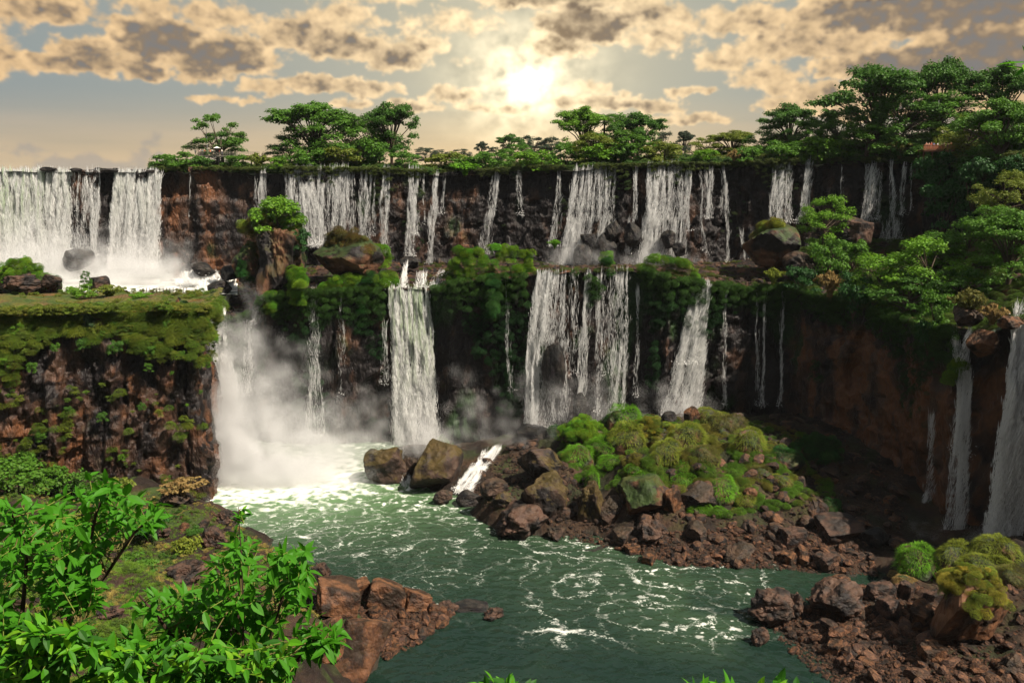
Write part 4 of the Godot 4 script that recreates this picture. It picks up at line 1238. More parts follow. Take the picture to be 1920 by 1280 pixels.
# ---------- what stands where: name, category, species, variant, foot x, foot y, width, height, distance, leaf colour, label, group
const PLANTS := [
	# around the left lookout
	["tree", "tree", "sparse", 0, 418, 312, 104, 92, 284, "leaf_mid", "gnarled half-bare tree behind the left lookout platform, dead twigs on top", ""],
	["tree", "tree", "broad", 2, 408, 314, 88, 66, 289, "leaf_dark", "dense dark tree behind the people at the left lookout", ""],
	["bush", "bush", "shrub", 0, 332, 320, 74, 30, 276, "leaf_mid", "spreading green bush at the brink, left of the left lookout platform", "bushes along the upper brink"],
	["bush", "bush", "feather", 0, 376, 320, 44, 22, 277, "leaf_dark", "feathery dark bush hanging under the left lookout platform", "bushes along the upper brink"],
	["bush", "bush", "shrub", 1, 446, 320, 50, 26, 276, "leaf_mid", "green bush under the right end of the left lookout platform", "bushes along the upper brink"],
	["bush", "bush", "feather", 1, 485, 319, 44, 26, 276, "leaf_olive", "low olive bush beneath the sloping walkway", "bushes along the upper brink"],
	["bush", "bush", "shrub", 2, 524, 321, 34, 22, 273, "leaf_bright", "small vivid green bush on the brink beside the narrow straight waterfall", "bushes along the upper brink"],
	# the tree group left of the middle
	["tree", "tree", "umbrella", 0, 590, 318, 158, 124, 284, "leaf_mid", "tall airy tree with tiered branches, left of the pair above the strand curtain", ""],
	["tree", "tree", "broad", 0, 652, 316, 130, 100, 286, "leaf_mid", "dense green tree between the airy tree and the dark upright one", ""],
	["tree", "tree", "umbrella", 1, 735, 318, 104, 118, 285, "leaf_dark", "dark upright tree with drooping right side, right of the dense green tree", ""],
	["tree", "tree", "broad", 1, 690, 316, 90, 92, 290, "leaf_mid", "leafy tree filling the gap left of the dark upright tree", ""],
	["tree", "tree", "broad", 2, 545, 318, 80, 62, 286, "leaf_dark", "low dark tree at the left skirt of the airy tree", ""],
	["bush", "bush", "shrub", 3, 582, 318, 70, 34, 274, "leaf_mid", "rounded bush at the brink under the airy tree", "bushes along the upper brink"],
	["bush", "bush", "shrub", 0, 640, 316, 74, 38, 275, "leaf_olive", "yellow-green bush under the dense green tree", "bushes along the upper brink"],
	["bush", "bush", "feather", 0, 700, 318, 62, 40, 275, "leaf_mid", "feathery bush at the brink under the dark upright tree", "bushes along the upper brink"],
	["bush", "bush", "shrub", 1, 758, 320, 52, 32, 274, "leaf_mid", "round bush where the tree group ends on the right", "bushes along the upper brink"],
	# far bank
	["tree", "tree", "broad", 3, 797, 303, 40, 26, 640, "leaf_hazed", "far hazy tree nearest the dark upright tree", "distant trees"],
	["tree", "tree", "broad", 1, 824, 303, 30, 22, 660, "leaf_hazed", "far hazy tree at the open gap of the skyline", "distant trees"],
	["tree", "tree", "broad", 2, 862, 304, 40, 24, 560, "leaf_hazed", "low far tree right of the skyline gap", "distant trees"],
	["tree", "tree", "umbrella", 2, 903, 304, 26, 38, 540, "leaf_hazed", "slender far tree standing above its neighbours", "distant trees"],
	["tree", "tree", "broad", 0, 930, 304, 40, 28, 520, "leaf_hazed", "far round tree right of the slender one", "distant trees"],
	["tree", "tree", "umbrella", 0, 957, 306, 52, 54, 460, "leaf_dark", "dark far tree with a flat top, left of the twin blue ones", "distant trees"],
	["tree", "tree", "broad", 2, 1000, 306, 54, 50, 520, "leaf_hazed", "blue hazy tree, left one of two under the veiled sun", "distant trees"],
	["tree", "tree", "broad", 3, 1034, 306, 46, 48, 520, "leaf_hazed", "blue hazy tree, right one of two under the veiled sun", "distant trees"],
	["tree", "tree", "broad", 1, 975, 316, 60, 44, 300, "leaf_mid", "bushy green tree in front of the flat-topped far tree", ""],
	["tree", "tree", "broad", 0, 1248, 300, 44, 52, 480, "leaf_hazed", "hazy far tree right of the palm tree group", "distant trees"],
	["tree", "tree", "umbrella", 1, 1284, 300, 34, 52, 470, "leaf_hazed", "slim hazy far tree before the yellow-green trees", "distant trees"],
	# plateau bushes in the middle
	["bush", "bush", "shrub", 2, 835, 324, 84, 32, 280, "leaf_olive", "long low olive bush on the brink below the skyline gap", "bushes along the upper brink"],
	["bush", "bush", "shrub", 3, 882, 326, 72, 30, 277, "leaf_mid", "low green bush right of the long olive one", "bushes along the upper brink"],
	["bush", "bush", "feather", 1, 872, 330, 50, 22, 270, "grass_green", "bright grass tussock spilling over the brink", "bushes along the upper brink"],
	["bush", "bush", "shrub", 0, 928, 320, 66, 34, 278, "leaf_mid", "green bush on the brink above the mossy middle", "bushes along the upper brink"],
	["bush", "bush", "shrub", 1, 1005, 322, 78, 34, 272, "leaf_bright", "bright green bush draped over the brink left of the big falls", "bushes along the upper brink"],
	["bush", "bush", "shrub", 2, 1062, 314, 60, 40, 275, "leaf_mid", "bush at the left foot of the palm tree group", "bushes along the upper brink"],
	# the group with the palm
	["tree", "tree", "umbrella", 2, 1096, 308, 104, 104, 284, "leaf_bright", "bright green wide-topped tree at the left of the palm tree group", ""],
	["tree", "tree", "broad", 0, 1150, 308, 90, 92, 288, "leaf_mid", "dense middle tree of the palm tree group", ""],
	["palm_tree", "palm tree", "palm", 0, 1134, 306, 52, 100, 283, "leaf_dark", "palm rising between the bright tree and the dense one", ""],
	["tree", "tree", "umbrella", 0, 1196, 308, 100, 94, 284, "leaf_dark", "dark airy tree at the right of the palm tree group", ""],
	["tree", "tree", "broad", 3, 1110, 312, 84, 60, 276, "leaf_olive", "olive leafy tree low in front of the palm", ""],
	["tree", "tree", "broad", 2, 1180, 310, 110, 62, 278, "leaf_mid", "rounded tree low in front of the dark airy one", ""],
	["bush", "bush", "shrub", 3, 1125, 314, 74, 36, 272, "leaf_bright", "bright bush between the two big fan-shaped falls' heads, left", "bushes along the upper brink"],
	["bush", "bush", "feather", 0, 1170, 312, 62, 34, 271, "leaf_mid", "feathery bush on the brink above the plain thin waterfall", "bushes along the upper brink"],
	["bush", "bush", "shrub", 0, 1246, 308, 76, 36, 272, "leaf_olive", "olive bush on a rock between streams at the right fan-shaped fall", "bushes along the upper brink"],
	# right of it
	["tree", "tree", "broad", 1, 1322, 306, 70, 46, 300, "leaf_olive", "yellow-green low tree left of the second yellow-green one", ""],
	["tree", "tree", "umbrella", 1, 1372, 306, 96, 58, 300, "leaf_olive", "flat yellow-green tree before the dark forest edge", ""],
	["bush", "bush", "shrub", 1, 1322, 308, 50, 24, 268, "leaf_bright", "small bright bush right of the right fan-shaped fall", "bushes along the upper brink"],
	["bush", "bush", "shrub", 2, 1400, 312, 60, 32, 266, "leaf_mid", "green bush beside the straw-coloured tussock on the brink", "bushes along the upper brink"],
	["bush", "bush", "feather", 1, 1380, 312, 34, 26, 265, "grass_straw", "straw-coloured dry tussock on the brink", "bushes along the upper brink"],
	["tree", "tree", "umbrella", 2, 1478, 300, 108, 102, 278, "leaf_dark", "dark tree with a domed top at the left edge of the forest", ""],
	["tree", "tree", "broad", 2, 1440, 304, 70, 70, 284, "leaf_dark", "dark leafy tree hugging the left of the dome-topped one", ""],
	["tree", "tree", "broad", 0, 1520, 302, 80, 76, 272, "leaf_mid", "mid-green tree right under the dome-topped dark one", ""],
	["palm_tree", "palm tree", "palm", 0, 1547, 300, 38, 104, 276, "leaf_dark", "thin palm poking out of the forest left of the great spreading tree", ""],
	["tree", "tree", "broad", 3, 1568, 302, 88, 92, 268, "leaf_mid", "round-headed tree beside the thin palm", ""],
	["bush", "bush", "shrub", 3, 1470, 304, 70, 34, 264, "leaf_mid", "bush on the brink under the dome-topped tree", "bushes along the upper brink"],
	["bush", "bush", "shrub", 0, 1535, 302, 76, 40, 262, "leaf_bright", "bright bush on the brink under the thin palm", "bushes along the upper brink"],
	["bush", "bush", "feather", 0, 1560, 308, 42, 26, 259, "leaf_mid", "feathery bush drooping over the brink above the round bright tree", "bushes along the upper brink"],
	["bush", "bush", "shrub", 1, 1615, 298, 60, 28, 262, "leaf_dark", "dark low bush behind the rightmost wide veil", "bushes along the upper brink"],
	["bush", "bush", "feather", 1, 1690, 300, 62, 30, 252, "grass_brown", "russet dry bush on the brink above the last thin waterfall", "bushes along the upper brink"],
	["tree", "tree", "umbrella", 0, 1640, 298, 190, 170, 262, "leaf_dark", "great spreading tree with flat tiers against the sky", ""],
	["tree", "tree", "umbrella", 1, 1752, 290, 130, 168, 262, "leaf_dark", "tallest flat-topped tree of the forest, its crown in tiers", ""],
	["tree", "tree", "umbrella", 2, 1874, 282, 150, 156, 254, "leaf_dark", "airy tree at the right edge with sky showing through", ""],
	["tree", "tree", "broad", 1, 1690, 298, 120, 118, 256, "leaf_dark", "dense dark tree under the great spreading one", ""],
	["tree", "tree", "broad", 2, 1625, 302, 92, 88, 258, "leaf_mid", "full green tree below the left arm of the great spreading one", ""],
	["tree", "tree", "broad", 3, 1760, 262, 110, 84, 254, "leaf_mid", "round green tree above the right lookout", ""],
	["tree", "tree", "umbrella", 0, 1872, 330, 140, 140, 226, "leaf_mid", "layered green tree right of the right lookout", ""],
	["tree", "tree", "broad", 0, 1812, 300, 90, 84, 240, "leaf_olive", "olive tree behind the layered green one", ""],
	["tree", "tree", "broad", 1, 1905, 310, 90, 110, 228, "leaf_dark", "dark tree cut by the right edge below the airy one", ""],
	["bush", "bush", "shrub", 2, 1745, 318, 56, 24, 242, "leaf_dark", "dark bush hanging below the right lookout", ""],
	["bush", "bush", "shrub", 3, 1822, 332, 64, 44, 232, "leaf_dark", "large dark bush between the right lookout and the layered tree", ""],
	["palm_tree", "palm tree", "palm", 0, 1721, 304, 18, 26, 247, "leaf_bright", "tiny pale fan palm left of the right lookout", ""],
	# jungle wall and slope on the right
	["bush", "bush", "shrub", 0, 1752, 360, 70, 64, 236, "leaf_deep", "dark hanging bush right of the last thin waterfall, upper", "bushes on the jungle wall"],
	["bush", "bush", "shrub", 1, 1768, 430, 84, 80, 228, "leaf_deep", "dark hanging bush low on the jungle wall above the bright thicket", "bushes on the jungle wall"],
	["bush", "bush", "shrub", 2, 1822, 385, 76, 74, 222, "leaf_deep", "dark bush left of the yellow-green round tree", "bushes on the jungle wall"],
	["bush", "bush", "shrub", 3, 1895, 350, 60, 50, 216, "leaf_deep", "dark bush above the yellow-green round tree at the right edge", "bushes on the jungle wall"],
	["tree", "tree", "broad", 0, 1880, 412, 88, 92, 206, "leaf_olive", "round yellow-green tree on the right slope", ""],
	["tree", "tree", "umbrella", 1, 1890, 545, 160, 150, 186, "leaf_mid", "wide layered tree at the right edge below the yellow-green one", ""],
	["tree", "tree", "broad", 1, 1862, 470, 96, 84, 198, "leaf_mid", "leafy tree between the yellow-green and the wide layered trees", ""],
	["tree", "tree", "broad", 2, 1815, 500, 110, 84, 205, "leaf_mid", "mid-green tree behind the bright thicket", ""],
	["tree", "tree", "broad", 3, 1762, 500, 96, 66, 212, "leaf_mid", "low tree at the back of the bright thicket", ""],
	["tree", "tree", "broad", 0, 1740, 560, 140, 118, 196, "leaf_bright", "bright green bushy tree, largest of the thicket on the right slope", ""],
	["tree", "tree", "broad", 1, 1655, 580, 130, 108, 202, "leaf_bright", "bright green bushy tree overhanging the brown wall, left of the largest", ""],
	["tree", "tree", "broad", 2, 1700, 600, 120, 90, 192, "leaf_dark", "dark leafy tree hanging below the bright thicket", ""],
	["tree", "tree", "broad", 3, 1795, 585, 100, 84, 188, "leaf_dark", "dark leafy tree left below the wide layered one", ""],
	["tree", "tree", "broad", 2, 1545, 468, 86, 100, 236, "leaf_bright", "round bright green tree standing alone on the slope", ""],
	["bush", "bush", "shrub", 0, 1548, 516, 72, 60, 224, "leaf_mid", "green bush under the round bright tree", "bushes on the right slope"],
	["bush", "bush", "shrub", 1, 1600, 500, 60, 44, 228, "leaf_mid", "green bush right of the foot of the round bright tree", "bushes on the right slope"],
	["bush", "bush", "shrub", 2, 1500, 545, 60, 40, 218, "leaf_deep", "dark bush at the lip beside the rightmost far thread", "bushes on the right slope"],
	["bush", "bush", "feather", 0, 1450, 536, 40, 28, 220, "grass_olive", "olive tussock at the lip between the twin and the single thread", "bushes on the right slope"],
	["bush", "bush", "feather", 1, 1556, 560, 52, 44, 206, "grass_straw", "straw tussock at the lip, left of the hanging thicket", "bushes on the right slope"],
	["bush", "bush", "shrub", 3, 1600, 590, 64, 70, 200, "leaf_deep", "dark creeper bush down the brown wall below the straw tussock", "bushes on the right slope"],
	["bush", "bush", "shrub", 0, 1755, 612, 64, 62, 172, "leaf_mid", "leafy bush left above the forked waterfall", "bushes on the right slope"],
	["bush", "bush", "feather", 0, 1815, 602, 70, 50, 164, "grass_brown", "dry brown tussock above the forked waterfall", "bushes on the right slope"],
	["bush", "bush", "feather", 1, 1860, 612, 50, 36, 160, "grass_straw", "dry pale tussock on the rock between the right falls", "bushes on the right slope"],
	["bush", "bush", "shrub", 1, 1740, 660, 50, 60, 172, "leaf_deep", "dark bush on the wall left of the forked waterfall", "bushes on the right slope"],
	# rock tower and ledge
	["bush", "bush", "shrub", 2, 524, 432, 92, 54, 236, "leaf_bright", "vivid green bush crowning the rock tower", ""],
	["bush", "bush", "shrub", 3, 560, 480, 46, 44, 232, "leaf_deep", "dark green bush on the right flank of the rock tower", ""],
	["bush", "bush", "feather", 0, 1040, 466, 26, 14, 254, "grass_green", "small green tussock on rocks left of the left fan-shaped fall", ""],
	# island
	["tree", "sapling", "broad", 1, 163, 545, 18, 38, 222, "leaf_dark", "thin sapling standing alone before the white spray", ""],
	["bush", "bush", "shrub", 0, 150, 562, 50, 26, 212, "leaf_bright", "bright bush on the island top below the sapling", "bushes on the island top"],
	["bush", "bush", "feather", 0, 205, 560, 54, 22, 212, "leaf_olive", "feathery olive bush right of the brown block on the island top", "bushes on the island top"],
	["bush", "bush", "shrub", 2, 30, 935, 130, 70, 158, "leaf_mid", "big round green bush at the left foot of the island cliff, by the edge", "bushes on the left slope"],
	["bush", "bush", "feather", 0, 105, 925, 90, 44, 162, "leaf_mid", "feathery bush at the foot of the island cliff, right of the big round one", "bushes on the left slope"],
	["bush", "bush", "shrub", 3, 160, 930, 80, 40, 164, "leaf_dark", "dark low bush under the middle of the island cliff", "bushes on the left slope"],
	["bush", "bush", "feather", 1, 215, 935, 70, 34, 164, "leaf_olive", "olive feathery bush left of the bleached grass", "bushes on the left slope"],
	["bush", "bush", "feather", 0, 340, 932, 90, 30, 168, "grass_straw", "bleached straw grass on the shelf at the island's right foot", "bushes on the left slope"],
	["bush", "bush", "feather", 1, 270, 1010, 90, 40, 140, "grass_deep", "dark green grass thicket in the middle of the left slope", "bushes on the left slope"],
	["bush", "bush", "shrub", 0, 245, 1085, 90, 40, 120, "leaf_mid", "spreading leafy patch below the dark grass thicket", "bushes on the left slope"],
	["bush", "bush", "feather", 0, 350, 1052, 70, 40, 138, "grass_olive", "pale yellow-green tussock above the half-sunk boulder", "bushes on the left slope"],
	["bush", "bush", "shrub", 1, 365, 1012, 40, 24, 150, "leaf_dark", "small dark bush among the outcrops on the left slope", "bushes on the left slope"],
	["bush", "bush", "feather", 1, 150, 1010, 110, 40, 134, "grass_olive", "olive grass patch behind the big leafy shrub", "bushes on the left slope"],
	["bush", "bush", "feather", 0, 420, 1060, 50, 24, 140, "grass_straw", "dry straw tussock behind the second leafy shrub", "bushes on the left slope"],
	["bush", "bush", "shrub", 1, 262, 566, 44, 16, 206, "leaf_bright", "low yellow-green bush in the middle of the island top", "bushes on the island top"],
]

const ISLAND_SHRUBS := [                                     # pixel x, y, size in metres, colour, label
	[20, 625, 3.4, "leaf_bright", "bright bush at the left end of the island rim"], [72, 612, 2.4, "leaf_mid", "bush on the island rim by the left end"], [118, 622, 3.0, "leaf_mid", "full bush on the island rim, first right of a bare patch"], [165, 628, 3.2, "leaf_olive", "olive bush on the island rim left of the middle"], [205, 618, 2.6, "leaf_mid", "bush on the middle of the island rim, upper"], [215, 655, 3.6, "leaf_dark", "large dark bush hanging below the middle of the island rim"], [262, 622, 2.8, "leaf_dark", "dark bush on the island rim right of the middle"], [300, 615, 2.6, "leaf_mid", "bush on the island rim above a rock stub"], [322, 640, 2.4, "leaf_olive", "olive bush beside the rock stub at the island's right shoulder"], [280, 660, 3.0, "leaf_mid", "round bush on the face below the rim, right of the large dark one"], [372, 612, 2.6, "leaf_mid", "bush on the island's right corner, top"], [398, 640, 2.8, "leaf_bright", "bright bush on the island's right corner, second"], [388, 680, 2.8, "leaf_mid", "bush hanging on the island's right corner, third"], [404, 668, 2.0, "leaf_dark", "dark bush at the very edge beside the great plunge"],
	[150, 650, 3.2, "leaf_dark", "dark bush under the olive one on the island rim"], [100, 655, 2.4, "leaf_mid", "bush on the upper face near the pale rock column"], [60, 690, 2.6, "leaf_mid", "green bush beside the bright leafy rock column on the left"], [8, 680, 2.6, "leaf_bright", "bright bush cut by the left edge below the rim"], [278, 690, 2.2, "leaf_mid", "hanging tuft bush on the mid face, longest drop"], [340, 665, 1.6, "leaf_mid", "small bush under the rock stub"],
	[75, 820, 3.0, "leaf_mid", "leafy bush on the lower left face"], [128, 770, 2.0, "leaf_dark", "upright bush in a cleft of the face"], [190, 785, 2.8, "leaf_dark", "dark bush in the centre of the face"], [265, 765, 2.2, "leaf_dark", "dark bush by the rust-red streaks"], [228, 858, 1.8, "leaf_bright", "small vivid bush low on the face"], [120, 800, 1.8, "leaf_olive", "olive bush between two lower ones on the face"], [55, 860, 3.4, "leaf_mid", "bush at the left foot of the island cliff"], [350, 760, 0.9, "leaf_bright", "tiny bright plant on the right part of the face"], [376, 735, 1.0, "leaf_mid", "tiny plant near the right edge of the face"], [322, 700, 1.0, "leaf_mid", "tiny plant in the middle right of the face"],
]

const BOULDERS := [                                          # name, x, y, w, h, look, label, yaw, tilt
	["boulder", 970, 985, 108, 62, "craggy", "craggy dark boulder in the water at the left tip of the rubble mound", 0.4, 0.1],
	["boulder", 1044, 1000, 46, 32, "dark", "low dark boulder in the water right of the craggy one", 0.8, 0.0],
	["boulder", 1028, 935, 116, 120, "ochre", "huge rounded boulder with yellow moss sloping to the pool", 0.2, -0.35],
	["boulder", 1108, 935, 72, 112, "ochre", "tall leaning slab with rusty edges beside the huge rounded boulder", 1.1, 0.4],
	["boulder", 1016, 872, 110, 66, "ochre", "mossy yellow slab above the huge rounded boulder", 0.5, -0.4],
	["boulder", 1205, 935, 118, 84, "mossy", "broad dark boulder with grass on its back in the middle of the mound", 0.9, 0.15],
	["boulder", 1150, 955, 60, 52, "dark", "dark boulder between the leaning slab and the broad grassy one", 0.3, 0.2],
	["boulder", 1262, 940, 44, 52, "slab", "reddish block right of the broad grassy boulder", 0.7, 0.1],
	["boulder", 1310, 935, 84, 56, "dark", "dark overhung boulder under the wide bright grass mound", 0.2, 0.0],
	["boulder", 1310, 1000, 66, 40, "dark", "dark broken boulder above the orange pebble beach", 1.7, 0.0],
	["boulder", 1225, 1000, 70, 44, "craggy", "rough brown boulder above the flat shore stones", 0.0, 0.0],
	["boulder", 1168, 1005, 56, 36, "dark", "wet dark boulder beside the small rill", 0.5, 0.1],
	["boulder", 1186, 1030, 38, 24, "slab", "flat tan stone at the water, left of two", 0.2, 0.0],
	["boulder", 1218, 1048, 42, 24, "slab", "flat tan stone at the water, right of two", 1.2, 0.0],
	["boulder", 1385, 1042, 70, 36, "dark", "dark tilted slab at the waterline of the pebble beach", 0.4, 0.2],
	["boulder", 1480, 1046, 44, 28, "slab", "striped brown stone at the right end of the pebble beach", 0.9, 0.0],
	["boulder", 1487, 1005, 62, 44, "block", "square dark block with a lit right edge on the beach", 0.3, 0.0],
	["boulder", 1460, 978, 34, 26, "", "rounded brown stone above the square dark block", 0.3, 0.0],
	["boulder", 1580, 996, 110, 58, "block", "wide cracked block, half lit and half in shade", 0.15, 0.05],
	["boulder", 1552, 1050, 56, 38, "block", "smooth dark block below the wide cracked one", 0.7, 0.0],
	["boulder", 1640, 1010, 60, 40, "black", "black boulder in the shade right of the wide cracked block", 0.7, 0.0],
	["boulder", 1412, 930, 40, 30, "", "brown boulder with a grassy neighbour at the shade's edge", 0.7, 0.0],
	["boulder", 1560, 885, 50, 34, "dark", "dim red boulder in the deep shade of the wall", 0.1, 0.0],
	["boulder", 1298, 778, 34, 36, "slab", "orange pointed block at the foot of the slanting fall", 0.5, 0.3],
	["boulder", 1258, 785, 34, 26, "black", "black boulder left of the orange pointed block", 0.5, 0.0],
	["boulder", 1384, 782, 32, 26, "dark", "dark boulder at the foot of the brown wall", 0.2, 0.0],
	["boulder", 1338, 790, 30, 30, "dark", "upright dark stone between the orange block and the brown wall", 0.2, 0.2],
	["boulder", 716, 872, 100, 86, "ochre", "rounded wet boulder left of the foot of the straight central fall", 0.2, 0.1],
	["boulder", 818, 872, 112, 104, "ochre", "largest wet boulder, peaked, right of the foot of the straight central fall", 0.9, 0.1],
	["boulder", 772, 878, 44, 52, "dark", "small wet boulder wedged between the two large ones", 0.2, 0.0],
	["boulder", 830, 936, 44, 28, "dark", "dark shore boulder below the largest wet one", 0.2, 0.0],
	["boulder", 880, 936, 48, 32, "black", "black shore boulder left of the yellow-topped one", 0.2, 0.0],
	["boulder", 925, 915, 54, 40, "dark", "dark boulder beside the rocky rill", 0.8, 0.0],
	["boulder", 945, 940, 50, 34, "ochre", "yellow-topped boulder at the pool's far shore", 1.4, 0.0],
	# right bank
	["boulder", 1458, 1143, 92, 58, "craggy", "rough dark boulder at the left end of the right bank", 0.2, 0.0],
	["boulder", 1492, 1138, 50, 54, "craggy", "pitted brown boulder leaning on the rough dark one", 1.2, 0.2],
	["boulder", 1578, 1130, 116, 70, "craggy", "large rounded dark boulder in the middle of the right bank's edge", 0.6, 0.0],
	["boulder", 1425, 1196, 42, 38, "craggy", "lone pointed boulder in the shallows", 0.6, 0.3],
	["boulder", 1580, 1086, 46, 18, "", "flat boulder awash in the narrow channel", 0.1, 0.0],
	["boulder", 1655, 1112, 66, 44, "block", "layered dark block, upper one of the stack on the right bank", 0.3, 0.05],
	["boulder", 1702, 1108, 40, 44, "block", "upright dark block right of the layered one", 0.7, 0.2],
	["boulder", 1670, 1142, 70, 44, "block", "wide dark block under the layered one", 0.5, -0.1],
	["boulder", 1735, 1155, 66, 60, "slab", "tilted dark slab left of the grass-capped giant", 0.7, 0.5],
	["boulder", 1618, 1146, 34, 36, "slab", "tilted orange slab beside the large rounded dark boulder", 0.4, -0.5],
	["boulder", 1756, 1122, 50, 26, "block", "thin layered slab left above the grass-capped giant", 0.2, 0.1],
	["boulder", 1752, 1228, 62, 50, "slab", "smooth brown slab below the tilted dark one", 0.2, 0.1],
	["boulder", 1770, 1195, 50, 36, "slab", "brown slab leaning on the grass-capped giant", 0.2, -0.3],
	["boulder", 1570, 1215, 50, 30, "slab", "flat rusty block in the middle of the rubble on the right bank", 0.9, 0.0],
	["boulder", 1900, 1250, 60, 46, "dark", "dark boulder in the bottom right corner", 0.9, 0.0],
	# left shore
	["boulder", 928, 1152, 44, 24, "craggy", "dark boulder awash off the left shore", 0.2, 0.0],
	["boulder", 884, 1141, 66, 13, "black", "low black reef between the boulder awash and the left shore", 0.1, 0.0],
	["boulder", 838, 1140, 40, 30, "craggy", "dark boulder at the point of the left shore", 0.4, 0.0],
	["boulder", 724, 1122, 92, 66, "slab", "broad tilted brown slab on the left shore", 0.2, -0.35],
	["boulder", 674, 1102, 52, 42, "slab", "brown block at the upper end of the left shore", 0.6, 0.1],
	["boulder", 780, 1128, 80, 52, "slab", "second brown slab, right of the broad tilted one", 0.5, -0.3],
	["boulder", 818, 1146, 46, 34, "slab", "rusty slab nearest the point of the left shore", 0.4, -0.2],
	["boulder", 700, 1148, 34, 24, "slab", "small brown block under the broad tilted slab", 0.9, 0.0],
	["boulder", 828, 1172, 34, 18, "", "flat pale brown stone at the water's edge of the left shore", 0.9, 0.0],
	["boulder", 742, 1212, 24, 18, "", "small round stone at the bottom of the left beach", 0.9, 0.0],
	["boulder", 668, 1206, 140, 160, "slab", "great smooth brown rock sloping into the water at the bottom", 0.3, -0.45],
	["boulder", 628, 1124, 110, 90, "slab", "long brown ridge of rock above the great smooth one", 0.4, -0.3],
	["boulder", 605, 1195, 90, 96, "slab", "brown rock behind the leafy shrub, left of the great smooth one", 0.9, -0.2],
	["boulder", 600, 1070, 40, 50, "craggy", "upright ragged rock at the corner of the left slope", 0.9, 0.2],
	["boulder", 342, 1072, 66, 42, "craggy", "rounded brown boulder half sunk in grass on the left slope", 0.9, 0.0],
	["boulder", 380, 985, 26, 22, "dark", "dark stone below the island's right foot", 0.9, 0.0],
	["boulder", 344, 990, 24, 18, "", "brown stone left of the dark one below the island", 0.9, 0.0],
	["boulder", 300, 998, 32, 24, "craggy", "brown outcrop on the left slope below the bleached grass", 0.3, 0.0],
	["boulder", 400, 1010, 44, 44, "craggy", "outcrop with grass at the edge above the pool", 0.3, 0.0],
	["boulder", 418, 970, 30, 30, "craggy", "last outcrop under the island's right foot", 0.3, 0.0],
	["boulder", 200, 1150, 50, 36, "craggy", "dark brown outcrop seen between the two leafy shrubs", 0.3, 0.0],
	["boulder", 320, 938, 60, 30, "dark", "dark ledge rock under the straw grass at the island's foot", 0.3, 0.0],
]

